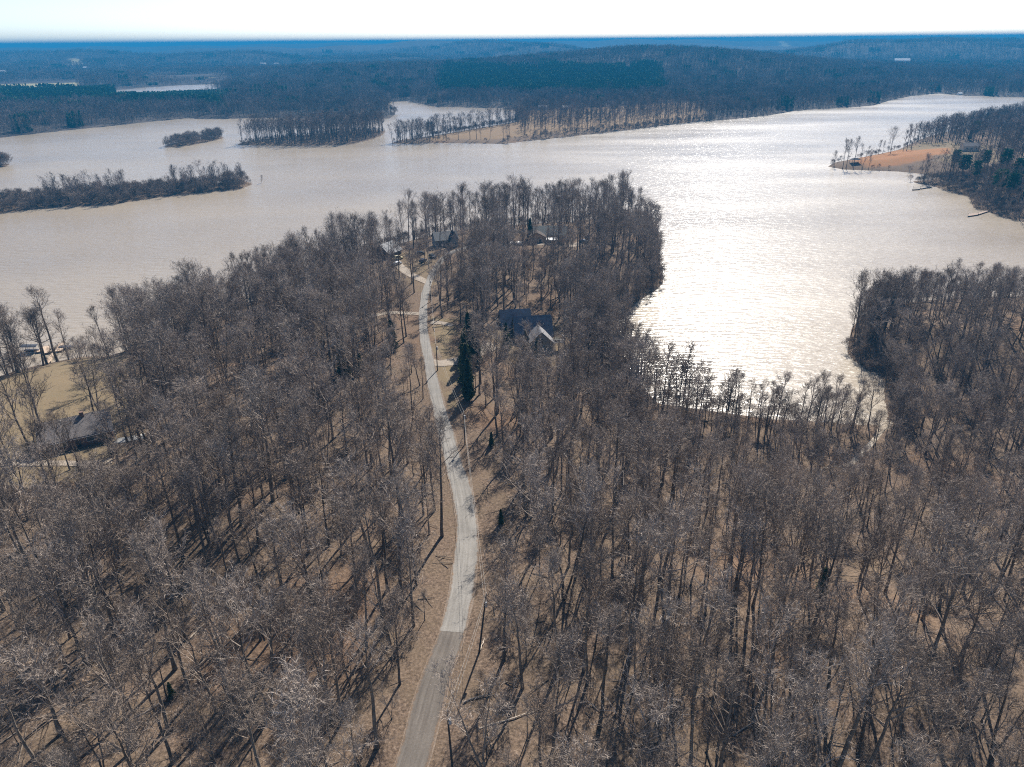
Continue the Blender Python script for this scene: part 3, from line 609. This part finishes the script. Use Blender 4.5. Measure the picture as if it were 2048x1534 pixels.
# the far shore and hills
def far_scatter():
    pts = []; r = 880.0
    while r < 5200:
        s = max(17.0, .0125 * r); na = int(1.5 * r / s); a = -.75 + (np.arange(na) + rng.uniform(.1, .9, na)) * 1.5 / na; rr = r + rng.uniform(-.45, .45, na) * s
        pts.append(np.stack([rr * np.sin(a), rr * np.cos(a)], 1)); r += s * .92
    Q = np.concatenate(pts); n_ = np.hypot(Q[:, 0], Q[:, 1]) < 3500; dd = np.full(len(Q), 500.0); dd[n_] = np.minimum(sdist(Q[n_], L_FAR), -sdist(Q[n_], L_FAR_RIVER))
    m = (dd > 9) & in_view(Q, np.zeros(len(Q)), 160, 0)
    for q in (FIELD1, FIELD2, FIELD3, *FIELDS_FAR): m &= sdist(Q, q) < -6
    Q, dd = Q[m], dd[m]; zq = land(Q); x, y, _ = project(np.column_stack([Q, zq])); w = waves(Q, 31, 140)
    pine = ((x > 880) & (x < 1320) & (y > 135 + 14 * w * .5) & (y < 192 + 6 * w)) | ((x < 450) & (y > 186) & (y < 216 + 4 * w)) | (rng.random(len(Q)) < .035)
    for nm, coll, sel, lab in (('far_forest', PATCH, ~pine, 'bare forest covering the far shore and hills'), ('far_pine_wood', PINEP, pine, 'dark green pine stands on the far hill and left shore')):
        k_ = sel.sum(); rot = np.column_stack([np.zeros(k_), np.zeros(k_), rng.uniform(0, 6.28, k_)]); R_ = np.hypot(Q[sel, 0], Q[sel, 1]); s = np.maximum(1, R_ * .0125 / 22); hh = rng.uniform(.75, 1.2, k_) * np.where((x > 225) & (x < 460) & (y > 183) & (y < 208), .42, 1)[sel] * np.where((x > 285) & (x < 455) & (y > 148) & (y < 170), .4, 1)[sel]
        gn_scatter(nm, np.column_stack([Q[sel], zq[sel] - .3]), rot, np.column_stack([s, s, hh]), coll, lab, 'forest')
far_scatter()
def field_trees(Q):
    x, y, _ = project(np.column_stack([Q, np.zeros(len(Q))])); e = sdist(Q, L_FAR); return ((e < 26) & (rng.random(len(Q)) < .75)) | (rng.random(len(Q)) < np.where(x > 1040, .55, .04))
scatter_poly(FIELD1, 8, -10, 14, 23, FARP, 'field_edge_trees', 'line of bare trees round the tan field across the lake', keepf=field_trees)
scatter_poly(FIELD1, 5, -12, 2, 5, BRUSH, 'field_edge_brush', 'brush along the bank below the tan field', 4.5, keepf=lambda Q: sdist(Q, L_FAR) < 14, cat='brush')
scatter_poly(pxs([(778, 289), (800, 280), (860, 271), (880, 270), (870, 287)]), 6, 0, 14, 22, FARP, 'spit_trees', 'bare trees on the narrow spit across the lake')
def shore_far():
    Q = resample(L_FAR[3:-5], 5.0); Q = Q + rng.normal(0, 5, Q.shape); Q = Q[sdist(Q, L_FAR) > .5]; zq = land(Q); m = in_view(Q, zq, 100, 0); Q, zq = Q[m], zq[m]
    r_, s_ = rotscl(len(Q), rng.uniform(3, 8, len(Q)), 4.5); gn_scatter('far_shore_brush', np.column_stack([Q, zq]), r_, s_, BRUSH, 'brush fringe along the far shore', 'brush')
shore_far()

# ------------------------------------------------------------------ houses
M_WHITE = mat('white_paint', (.78, .77, .74), .6); M_DARK = mat('dark_opening', (.02, .02, .025), .3, noise=(3, .1), spec=.5); M_WOOD = mat('weathered_wood', (.36, .26, .17), .85, noise=(4, .35))
M_GLASS = mat('window_glass', (.05, .06, .07), .08, noise=(1, .1), spec=.6)
def gable(parent, x0, x1, y0, y1, z0, zw, zr, wall, roof, ov=.5, axis='x', th=.16):
    """gabled block as two part names: wall and two roof slopes"""
    w = MB(); xm, ym = (x0 + x1) / 2, (y0 + y1) / 2
    if axis == 'x':
        w.add([(x0, y0, z0), (x1, y0, z0), (x1, y1, z0), (x0, y1, z0), (x0, y0, zw), (x1, y0, zw), (x1, y1, zw), (x0, y1, zw), (x0, ym, zr - .05), (x1, ym, zr - .05)],
              [(0, 1, 5, 4), (2, 3, 7, 6), (1, 2, 6, 9, 5), (3, 0, 4, 8, 7), (0, 3, 2, 1), (4, 5, 9, 8), (6, 7, 8, 9)])
    else:
        w.add([(x0, y0, z0), (x1, y0, z0), (x1, y1, z0), (x0, y1, z0), (x0, y0, zw), (x1, y0, zw), (x1, y1, zw), (x0, y1, zw), (xm, y0, zr - .05), (xm, y1, zr - .05)],
              [(1, 2, 6, 5), (3, 0, 4, 7), (0, 1, 5, 8, 4), (2, 3, 7, 9, 6), (0, 3, 2, 1), (4, 8, 9, 7), (5, 6, 9, 8)])
    w.build('wall', wall, parent); out = []
    half = (y1 - y0) / 2 if axis == 'x' else (x1 - x0) / 2; dz = (zr - zw) / half * ov
    for sg in (-1, 1):
        if axis == 'x': q = [(x0 - ov, ym + sg * (half + ov), zw - dz), (x1 + ov, ym + sg * (half + ov), zw - dz), (x1 + ov, ym, zr), (x0 - ov, ym, zr)]
        else: q = [(xm + sg * (half + ov), y1 + ov, zw - dz), (xm + sg * (half + ov), y0 - ov, zw - dz), (xm, y0 - ov, zr), (xm, y1 + ov, zr)]
        if (axis == 'x' and sg > 0) or (axis == 'y' and sg < 0): q = [q[1], q[0], q[3], q[2]]
        up = [(a[0], a[1], a[2] + th + .03) for a in q]; out.append(MB().slab(up, th).build('roof_slope', roof, parent))
    return out
def window(parent, x, y, z, w=1.1, h=1.2, face='front'):
    f = MB(); g = MB()
    if face == 'front': f.box(x - w / 2 - .09, x + w / 2 + .09, y - .06, y + .03, z - .09, z + h + .09); g.box(x - w / 2, x + w / 2, y - .09, y - .05, z, z + h)
    else: f.box(x - .03, x + .06, y - w / 2 - .09, y + w / 2 + .09, z - .09, z + h + .09); g.box(x + .05, x + .09, y - w / 2, y + w / 2, z, z + h)
    o = f.build('window', M_WHITE, parent); g.build('pane', M_GLASS, o)
def frame_from(pl, pr, zl):
    """origin midway between two photograph points taken at one height, and the heading of the line between them"""
    a, b = at(*pl, zl), at(*pr, zl); c = (a + b) / 2; d = b - a; return c, math.atan2(d[1], d[0]), float(np.hypot(*d))

# long low house on the left lawn
g0 = G(150, 905).z; c, rot, ln = frame_from((75, 894), (228, 859), g0 + 2.6)
h = empty('house', (c[0], c[1], g0), rot); tag(h, 'long low house with dark grey gable roof on the lawn at left', 'house')
BRICK = mat('brown_brick', (.17, .105, .08), .9, noise=(6, .35)); SHIN = mat('grey_shingle', (.15, .132, .125), .9, noise=(3, .3))
D = 11.6; gable(h, -ln / 2 + .5, ln / 2 - .5, .5, D, -.4, 2.75, 5.5, BRICK, SHIN, .5)
MB().box(-ln / 2, ln / 2, -.12, .0, 2.35, 2.5).build('gutter', M_WHITE, h)
MB().box(ln / 2 - .1, ln / 2 + .05, -.05, .05, 0, 2.4).build('downspout', M_WHITE, h)
for x in (-8, -4.5, 4, 7.5): window(h, x * ln / 24, .5, .9, 1.5)
dr = MB().box(-.5, .5, .42, .52, 0, 2.05).build('door', M_DARK, h); MB().box(.3, .38, .36, .42, 1, 1.1).build('handle', M_WHITE, dr)
MB().tube([(-2.5, D / 2 - 1.2, 4.6), (-2.5, D / 2 - 1.2, 5.9)], [.12, .12], 8).build('vent_pipe', M_WHITE, h)
MB().box(1.5, 2.4, D / 2 - .6, D / 2 + .3, 4.9, 6.5).build('chimney', BRICK, h)

# steep blue-grey metal roofed house right of the road
g0 = G(1065, 700).z; c, rot, ln = frame_from((1026, 634), (1102, 630), g0 + 8.4)
h = empty('house', (c[0], c[1], g0), rot); tag(h, 'steep blue-grey metal roofed house with front gable and deck, right of the road', 'house')
BLUE = mat('blue_grey_metal', (.12, .125, .145), .45, .0, (.6, .3)); TAN = mat('tan_siding', (.36, .31, .25), .85)
gable(h, -ln / 2 + .4, ln / 2 - .4, -5.4, 5.4, -.5, 2.9, 8.4, TAN, BLUE, .5)
gable(h, -ln / 2 - 3.2, ln / 2 - 6.2, 4.6, 14.5, -.5, 3.0, 7.6, TAN, BLUE, .5)
gable(h, -2.8, 5.6, -11.0, -4.6, -.5, 2.4, 6.5, mat('pale_siding', (.34, .31, .27), .8), mat('pale_metal', (.24, .23, .23), .6, .0), .45, 'y')
window(h, 1.4, -11.0, 2.8, 1.6, 1.5); window(h, 0, -11.0, .6, 1.0, 1.3); window(h, 2.8, -11.0, .6, 1.0, 1.3)
dk = MB().box(5.8, 9.6, -10.8, -6, 2.3, 2.45).build('deck', mat('dark_deck', (.05, .04, .035), .8), h)
for x, y in ((5.9, -10.7), (9.5, -10.7), (9.5, -6.1), (7.7, -10.7), (9.5, -8.4)): MB().box(x - .06, x + .06, y - .06, y + .06, -.4, 3.5).build('post', M_WHITE, h)
for b in ((5.84, 9.56, -10.76, -10.64), (9.44, 9.56, -10.63, -6.0)): MB().box(b[0], b[1], b[2], b[3], 3.5, 3.6).build('railing', M_WHITE, dk)
MB().box(6.6, 8.0, -9, -7.4, 2.45, 3.2).build('planter', mat('olive_cover', (.12, .12, .08)), dk)

# houses at the end of the road
g0 = G(785, 512).z; a, b = at(779, 509, g0 + 2.6), at(803.6, 499, g0 + 2.6); dv = b - a; rot = math.atan2(dv[1], dv[0]); ln = float(np.hypot(*dv)); c = (a + b) / 2
h = empty('house', (c[0], c[1], g0), rot); tag(h, 'small house with pale grey metal roof among trees at road end', 'house')
gable(h, -ln / 2, ln / 2, .3, 9.3, -.8, 2.8, 6.6, mat('brown_log_wall', (.10, .07, .055), .9), mat('pale_grey_metal', (.12, .125, .14), .5, .0), .5)
window(h, -1.5, .3, .9); window(h, 1.6, .3, .9); dr = MB().box(-.4, .4, .2, .32, 0, 2).build('door', M_DARK, h); MB().box(.22, .3, .14, .2, 1, 1.1).build('handle', M_WHITE, dr)
g0 = G(895, 496).z; c, rot, ln = frame_from((872, 494), (917, 490), g0)
h = empty('house', (c[0], c[1], g0), rot); tag(h, 'grey sided house with dark roofed gable at the road crest', 'house')
gable(h, -ln / 2, ln / 2, 0, 9, -.8, 3.0, 6.0, mat('grey_siding', (.24, .24, .23), .85), mat('grey_green_roof', (.17, .17, .165), .85), .4)
gable(h, 1.0, ln / 2 - .6, -2.6, 1.0, -.8, 3.2, 7.2, mat('grey_siding'), mat('black_shingle', (.03, .03, .04), .9), .35, 'y')
window(h, -3, 0, .9); window(h, 3.4, -2.6, .9)
g0 = G(1100, 488).z; c, rot, ln = frame_from((1060, 484), (1132, 484), g0)
h = empty('house', (c[0], c[1], g0), rot); tag(h, 'long tan house with grey-green roof on the wooded tip', 'house')
gable(h, -ln / 2 + 1, ln / 2, 2, 12, -.8, 3.0, 6.2, mat('tan_brick', (.42, .29, .19), .9), mat('sage_roof', (.16, .165, .15), .85), .5)
gable(h, -ln / 2 - 1, -ln / 2 + 7.5, -2, 3, -.8, 2.7, 4.9, mat('tan_brick'), mat('brown_shingle', (.07, .05, .04), .9), .5, 'y')
window(h, -ln / 2 + 1.5, -2, .8); window(h, -ln / 2 + 5, -2, .8); window(h, ln / 2 - 2, 2, .8)
g0 = G(1104, 490).z; p = G(1104, 489); cp = empty('carport', p, 0); tag(cp, 'white flat carport beside the long tan house', 'carport')
MB().box(-2.8, 2.8, -2, 3, 2.5, 2.7).build('roof', M_WHITE, cp)
for x in (-2.6, 2.6):
    for y in (-1.8, 2.8): MB().box(x - .07, x + .07, y - .07, y + .07, -.3, 2.5).build('post', M_WHITE, cp)
p = G(1034, 490); t = empty('utility_trailer', p, .05); tag(t, 'low white trailer by the gravel drive at the tip', 'trailer')
MB().box(-3.4, 3.4, -.9, .9, .5, 1.5).build('body', M_WHITE, t)
for x in (-1, 1): MB().tube([(x, -1.05, .33), (x, -.9, .33)], [.33, .33], 10).build('wheel', M_DARK, t)

# ------------------------------------------------------------------ cars
def car(px, py, head, paint, label, van=False):
    p = G(px, py); e = empty('parked_car', p + Vector((0, 0, .13)), head); tag(e, label, 'car', 'cars parked at the road end'); hgt = 1.9 if van else 1.45
    prof = [(-2.2, .35), (-2.25, .85), (-1.9, .95), (-1.55, hgt - .05), (.5, hgt), (1.15, 1.0), (2.1, .85), (2.25, .6), (2.2, .35)]
    v = [(x, -.88, z) for x, z in prof] + [(x, .88, z) for x, z in prof]; k = len(prof)
    v = [(x, y * (.86 if z > 1.1 else 1), z) for x, y, z in v]
    MB().add(v, [tuple(range(k))[::-1], tuple(range(k, 2 * k))] + [(i, (i + 1) % k, k + (i + 1) % k, k + i) for i in range(k)][::1]).build('body', paint, e)
    for sg in (-1, 1): MB().add([(-1.5, sg * .885, 1.0), (.95, sg * .885, 1.0), (.45, sg * .785, hgt - .1), (-1.4, sg * .785, hgt - .1)], [(0, 1, 2, 3)]).build('side_window', M_GLASS, e)
    MB().add([(.56, -.7, hgt - .02), (.56, .7, hgt - .02), (1.17, .78, 1.05), (1.17, -.78, 1.05)], [(0, 1, 2, 3)]).build('windscreen', M_GLASS, e)
    for x in (-1.4, 1.4):
        for y in (-.9, .72):
            w = MB().tube([(x, y, .33), (x, y + .18, .33)], [.34, .34], 10).build('wheel', M_DARK, e)
C_ = lambda nme, q: mat(nme, q, .3, .1, (2, .08), .5)
car(797, 519, .5, C_('cream_paint', (.6, .52, .3)), 'cream pickup beside the pale grey metal roofed house', True)
car(795, 530, .9, C_('white_car', (.7, .7, .7)), 'white car on the loop drive below the pale roofed house')
car(841, 509, .3, C_('black_car', (.02, .02, .025)), 'black car furthest up the loop drive, broadside on')
car(846, 524, 1.2, C_('navy_car', (.025, .03, .05)), 'dark blue car inside the loop drive island')
car(865, 515, -1.0, C_('charcoal_car', (.04, .04, .04)), 'charcoal car beside the road crest')
car(1167, 485, -.5, C_('grey_car', (.25, .27, .3)), 'grey car at the end of the gravel drive on the tip')

# ------------------------------------------------------------------ docks
def deck_part(name, quad_px, z, parent, m, th=.25):
    q = [at(a, b, z) for a, b in quad_px]; q = [(x[0] - parent.location.x, x[1] - parent.location.y, z) for x in q]
    o = MB().slab(q, th).build(name, m, parent); return o
def dock(base_px, decks, label, m=M_WOOD, z=.7):
    b = at(*base_px, 0); e = empty('dock', (b[0], b[1], 0)); tag(e, label, 'dock')
    for nm, q in decks:
        deck_part(nm, q, z, e, m)
        for a in q:
            w = at(a[0], a[1], z); MB().tube([(w[0] - b[0], w[1] - b[1], -2.5), (w[0] - b[0], w[1] - b[1], z + .35)], [.12, .12], 6).build('piling', mat('dark_piling', (.08, .06, .045)), e)
    return e
M_DOCK = mat('pale_dock_boards', (.48, .36, .26), .85, noise=(5, .3))
dock((95, 725), [('platform', [(84, 707), (100, 704), (98, 691), (86, 693)]), ('platform', [(109, 703), (126, 700), (127, 685), (118, 686)]), ('walkway', [(73, 704), (84, 702), (84, 698), (73, 700)]), ('walkway', [(100, 704), (109, 702), (109, 698), (100, 699.5)]), ('gangway', [(88, 729), (101, 724), (109, 704.5), (103, 705)])], 'pale timber dock with two platforms and gangway off the lawn', M_DOCK)
dock((1862, 372), [('platform', [(1825, 379), (1840, 378), (1842, 373), (1827, 374)]), ('gangway', [(1842, 377), (1864, 373), (1862, 370.5), (1841, 374)])], 'small dark dock below the orange clay point', mat('grey_dock', (.2, .17, .14)))
dock((1975, 422), [('platform', [(1936, 432), (1956, 429), (1956, 425), (1937, 428)]), ('gangway', [(1957, 428.5), (1977, 422), (1974, 419.5), (1956, 425.5)])], 'long brown dock on the shore at right edge', mat('brown_dock', (.28, .2, .15)))
def lift(px, py, label, canopy):
    b = at(px, py, 0); e = empty('boat_lift', (b[0], b[1], 0)); tag(e, label, 'boat lift')
    hull = [(-2.6, 0), (-2.2, -.9), (1, -1), (2.6, -.3), (3, 0), (2.6, .3), (1, 1), (-2.2, .9)]
    k = len(hull); MB().add([(x, y, .9) for x, y in hull] + [(x * .8, y * .55, .25) for x, y in hull], [tuple(range(k)), tuple(range(k, 2 * k))[::-1]] + [(i, k + i, k + (i + 1) % k, (i + 1) % k) for i in range(k)]).build('boat_hull', mat('dark_cover', (.05, .05, .065), .6), e)
    for x in (-2, 2):
        for y in (-1.4, 1.4): MB().tube([(x, y, -2), (x, y, 2.4)], [.06, .06], 6).build('post', mat('dark_piling'), e)
    if canopy:
        pts = [(y, 2.4 + .5 * math.cos(y * 1.05)) for y in (-1.5, -.75, 0, .75, 1.5)]
        MB().add([(x, y, z) for x in (-2.9, 2.9) for y, z in pts], [(i, i + 1, 6 + i, 5 + i) for i in range(4)]).build('canopy', mat('dark_canvas', (.06, .065, .08)), e)
lift(64, 704, 'dark covered boat on a lift at the near end of the pale dock', True)
lift(133, 697, 'small dark boat lift at the outer platform of the pale dock', False)
# shelter on the clay point
b = G(1710, 325); e = empty('picnic_shelter', b); tag(e, 'small dark open shelter on the clay point', 'shelter'); MB().add([(-4, -3, 2.4), (4, -3, 2.4), (4, 3, 2.4), (-4, 3, 2.4), (-1.5, 0, 3.8), (1.5, 0, 3.8)], [(0, 1, 5, 4), (1, 2, 5), (2, 3, 4, 5), (3, 0, 4), (0, 3, 2, 1)]).build('roof', mat('black_shingle'), e)
for x in (-3.6, 3.6):
    for y in (-2.6, 2.6): MB().box(x - .1, x + .1, y - .1, y + .1, -.3, 2.4).build('post', M_WOOD, e)

# ------------------------------------------------------------------ poles and lines
tops = []
M_POLE = mat('creosote_pole', (.055, .045, .04), .9)
for (px, py, hh, lx, ly, lab) in [(857, 522, 9, 0, 0, 'utility pole at the road crest beside the loop drive'), (862, 603, 9, 0, 0, 'utility pole halfway up the far straight of the road'), (875, 741, 8.5, 0, 0, 'utility pole by the pale concrete drive entrance'), (930, 889, 9, 0, 0, 'utility pole on the verge where the road starts to bend'), (957, 1306, 10.5, 1.4, 1.5, 'leaning dark utility pole on the leafy verge by the road seam'), (905, 1535, 10.5, -.2, 0, 'tall utility pole at the bottom edge of the picture')]:
    p = G(px, py); e = empty('utility_pole', p); tag(e, lab, 'utility pole', 'utility poles along the road')
    MB().tube([(0, 0, -.8), (lx, ly, hh)], [.17, .11], 8).build('pole', M_POLE, e)
    MB().tube([(lx, ly, hh), (lx, ly, hh + .25)], [.07, .05], 6).build('insulator', M_WHITE, e)
    MB().tube([(lx * .8 + .25, ly * .8 - .1, hh * .8), (lx * .8 + .25, ly * .8 - .1, hh * .8 + .9)], [.2, .2], 8).build('transformer', mat('grey_can', (.35, .36, .37), .5), e)
    tops.append((p + Vector((lx, ly, hh + .2)), p + Vector((lx * .82, ly * .82, hh - 1.4))))
SPAN = ['at the road crest', 'along the far straight', 'past the concrete drive', 'along the road bend', 'beside the dark asphalt']
for i in range(len(tops) - 1):
    for w, nmw in ((0, 'upper'), (1, 'lower')):
        a, b = tops[i][w], tops[i + 1][w]; q = [a.lerp(b, t) - Vector((0, 0, (a - b).length * .022 * 4 * t * (1 - t))) for t in np.linspace(0, 1, 13)]
        tag(MB().tube(q, [.018] * 13, 5).build('power_line', mat('pale_cable', (.30, .28, .25), .5)), '%s thin cable between poles %s' % (nmw, SPAN[i]), 'cable', 'overhead cables along the road')

# ------------------------------------------------------------------ single trees one can pick out
def lone(kind, px, py, hh, label, group=None, name='bare_tree', lean=(0, 0), conif=False):
    p = G(px, py); k_ = (CON if conif else KINDS)[kind]; place_tree(k_, p, p.z, hh, rng.uniform(0, 6.28), label, group, name, lean)
for i, (px, py, hh, kd, lab) in enumerate([(100, 900, 27, 0, 'tallest bare tree on the lawn, beside the long low house'), (66, 905, 24, 6, 'wide forked bare tree at the near corner of the long low house'), (190, 838, 22, 4, 'bare tree behind the long low house near its far end'), (203, 836, 23, 7, 'twin-stemmed bare tree just behind the ridge of the long low house'),
    (243, 812, 22, 5, 'slim bare tree on the lawn between house and wood'), (30, 945, 19, 2, 'bare tree on the near side of the tan drive'), (118, 990, 25, 1, 'big dark-trunked bare tree below the tan drive'), (255, 885, 20, 5, 'slender bare tree at the lawn edge beyond the pale patio, nearest the house'), (268, 893, 21, 3, 'straight bare tree at the lawn edge, second from the house'), (284, 896, 20, 5, 'straight bare tree at the lawn edge, third from the house'),
    (140, 940, 14, 8, 'short leaning bare tree in front of the long low house'), (-6, 880, 20, 4, 'bare tree cut by the left edge beside the lawn'), (222, 770, 18, 2, 'bare tree on the lawn near the shore and dock')]):
    lone(kd, px, py, hh, lab, 'trees round the lawn house')
for i, (px, py, hh, kd, lab) in enumerate([(1668, 334, 13, 2, 'small round bare tree at the very tip of the clay point'), (1685, 337, 24, 1, 'tall tree at the clay point tip, second from the water'), (1692, 336, 23, 5, 'tall slim tree at the clay point tip, third from the water'), (1706, 334, 24, 3, 'tall tree beside the small dark shelter'), (1724, 337, 20, 7, 'twin-stemmed tree past the small dark shelter'), (1737, 338, 12, 8, 'low leaning tree on the shore below the clay bank'),
    (1757, 309, 13, 0, 'small bare tree on the far side of the clay point'), (1765, 308, 12, 5, 'slim small tree on the far side of the clay point'), (1781, 307, 22, 6, 'big spreading lone tree behind the clay bank'), (1806, 303, 19, 1, 'tree at the left of the tall clump behind the clay bank'), (1813, 302, 24, 3, 'tallest tree of the clump behind the clay bank'), (1822, 300, 24, 5, 'slim tall tree at the right of the clump behind the clay bank'), (1846, 362, 20, 0, 'lone bare tree on the low spit by the small dark dock'), (523, 366, 8, 8, 'dead snag standing in the water off the island')]):
    lone(kd, px, py, hh, lab, 'trees on the clay point' if px > 600 else None)
for (px, py, hh, kd, lab) in [(938, 712, 14, 0, 'tall dark cedar at the back of the row beside the concrete drive'), (930, 742, 13, 0, 'dark cedar second from the back in the row by the drive'), (933, 770, 12.5, 1, 'dark cedar third in the row by the drive'), (937, 800, 12, 0, 'front dark cedar of the row, casting shade on the verge'), (952, 730, 12, 1, 'olive cedar behind the dark row by the drive'),
    (689, 752, 12, 1, 'green cedar in the wood left of the road, near the drive level'), (786, 700, 10, 1, 'green cedar close to the far straight of the road'), (722, 745, 6, 1, 'small cedar in the wood left of the road'), (1012, 705, 10, 0, 'olive cedar at the left of the blue-grey roofed house'), (1052, 722, 10, 1, 'olive cedar in front of the pale front gable'), (1072, 724, 8, 1, 'short cedar in front of the pale front gable, right side'),
    (983, 893, 4, 1, 'small dark cedar on the verge right of the bend'), (225, 912, 5, 0, 'dark round evergreen bush at the end of the long low house'), (1002, 1048, 3.5, 1, 'dark little cedar right of the bend'), (930, 575, 9, 1, 'dark cedar on the right of the far straight'), (1008, 505, 9, 0, 'dark cedar by the gravel drive on the tip'), (1540, 1500, 4.5, 1, 'small dark cedar deep in the right-hand wood'), (1640, 1190, 6, 1, 'small cedar in the right-hand wood near the slough'), (345, 1395, 3, 1, 'tiny green cedar on the leaf litter, lower left'), (1060, 478, 10, 1, 'pointed cedar beside the long tan house')]:
    lone(kd, px, py, hh, lab, None, 'cedar_tree', conif=True)
for (px, py, hh, kd, lab) in [(1905, 345, 17, 2, 'green pine nearest the clay bank'), (1922, 362, 18, 3, 'green pine on the bank above the small dark dock'), (1945, 372, 17, 2, 'green pine right of the small dark dock'), (1990, 400, 19, 3, 'green pine above the long brown dock'), (2015, 405, 18, 2, 'green pine at the right edge above the dock'), (2030, 375, 19, 3, 'tall green pine at the right edge of the point'), (1965, 345, 16, 2, 'green pine in the middle of the point wood')]:
    lone(kd, px, py, hh, lab, 'pines on the point', 'pine_tree', conif=True)

# fallen logs on the leaf litter
for (px, py, ln, hd, pale, lab) in [(215, 1315, 7, 1.2, 1, 'pale barkless fallen log in the lower left wood'), (397, 1262, 3.5, 1.3, 1, 'short pale broken log in the open leaf patch at left'), (300, 1420, 8, .8, 0, 'grey fallen trunk in the lower left wood'), (330, 1200, 7, .3, 1, 'pale thin fallen log below the orange leaf patch'), (965, 1290, 3, 1.3, 1, 'short pale stick on the verge beside the leaning pole'), (960, 1395, 5, .4, 0, 'grey fallen limb on the verge at the bottom'), (1020, 1440, 9, .35, 1, 'long pale dead limb at the bottom right of the road'), (520, 1250, 6, 2.2, 0, 'fallen trunk in the wood left of the dark asphalt'), (1500, 1450, 7, .6, 0, 'fallen trunk among leaves in the lower right wood'), (1330, 1240, 6, .9, 0, 'fallen trunk in the wood right of the seam')]:
    p = G(px, py); R = random.Random(px); dx, dy = math.cos(hd), math.sin(hd); e = empty('fallen_log', p, 0); tag(e, lab, 'log')
    pts = [(dx * ln * t + R.uniform(-.15, .15), dy * ln * t + R.uniform(-.15, .15), .15 + R.uniform(0, .12)) for t in np.linspace(-.5, .5, 6)]
    M_ = mat('bleached_log', (.48, .40, .31), .9) if pale else mat('grey_log', (.22, .19, .165), .9)
    MB().tube(pts, [.13, .12, .105, .09, .065, .03], 7).build('stem', M_, e)
    MB().tube([pts[3], (pts[3][0] - dy * 1.2 + dx * .6, pts[3][1] + dx * 1.2 + dy * .6, .6)], [.07, .02], 5).build('branch', M_, e)
    MB().tube([pts[4], (pts[4][0] + dy * .9 + dx * .6, pts[4][1] - dx * .9 + dy * .6, .5)], [.05, .015], 5).build('branch', M_, e)

# ------------------------------------------------------------------ far buildings across the lake
FB = [(1539, 206, 16, 8, 'white', 'long white building on the far shore below the hill'), (1408, 214, 10, 8, 'tan', 'small tan house on the far shore by the field end'), (1731, 163, 12, 8, 'white', 'white roofed house high on the far hill'), (1985, 147, 26, 12, 'grey', 'grey house among trees above the far right shore'), (2020, 150, 16, 10, 'tan', 'tan house at the right edge above the far shore'), (1919, 190, 8, 6, 'white', 'little white boathouse on the far right shore'),
      (174, 143, 20, 14, 'white', 'white barn beside the pink field at far left'), (526, 125, 22, 16, 'white', 'white farm building in the blue left distance'), (553, 125, 18, 14, 'white', 'second white farm building in the blue left distance'), (808, 109, 30, 18, 'white', 'white building in the blue distance above the hill'), (1055, 114, 24, 14, 'white', 'white house on the central hill crest'), (1833, 94, 60, 30, 'white', 'leftmost big white building on the far right ridge'), (1865, 94, 70, 30, 'white', 'middle big white building on the far right ridge'), (1892, 94, 50, 30, 'white', 'rightmost big white building on the far right ridge'), (1806, 111, 50, 20, 'white', 'low white building below the far right ridge'), (1085, 219, 14, 8, 'white', 'white shed behind the tan field'), (1128, 219, 12, 8, 'white', 'white house behind the tan field'), (1938, 300, 13, 9, 'tan', 'beige house in the trees behind the clay bank'), (5, 152, 24, 14, 'white', 'white roof at the left edge beyond the pines')]
for (px, py, w, dd, colr, lab) in FB:
    p = G(px, py); up = 9 if p.y > 2500 else 0; e = empty('far_building', p + Vector((0, 0, up)), rng.uniform(-.3, .3)); tag(e, lab, 'building')
    wm = {'white': M_WHITE, 'tan': mat('beige_siding', (.5, .43, .33)), 'grey': mat('grey_siding')}[colr]; k_ = w * .16 + 1.5
    gable(e, -w / 2, w / 2, -dd / 2, dd / 2, -up - 3, k_, k_ * 1.7, wm, M_WHITE if colr == 'white' else mat('grey_shingle'), .3)
    for q in (-.3, 0, .3): window(e, w * q, -dd / 2, k_ * .3, w * .1, k_ * .4)
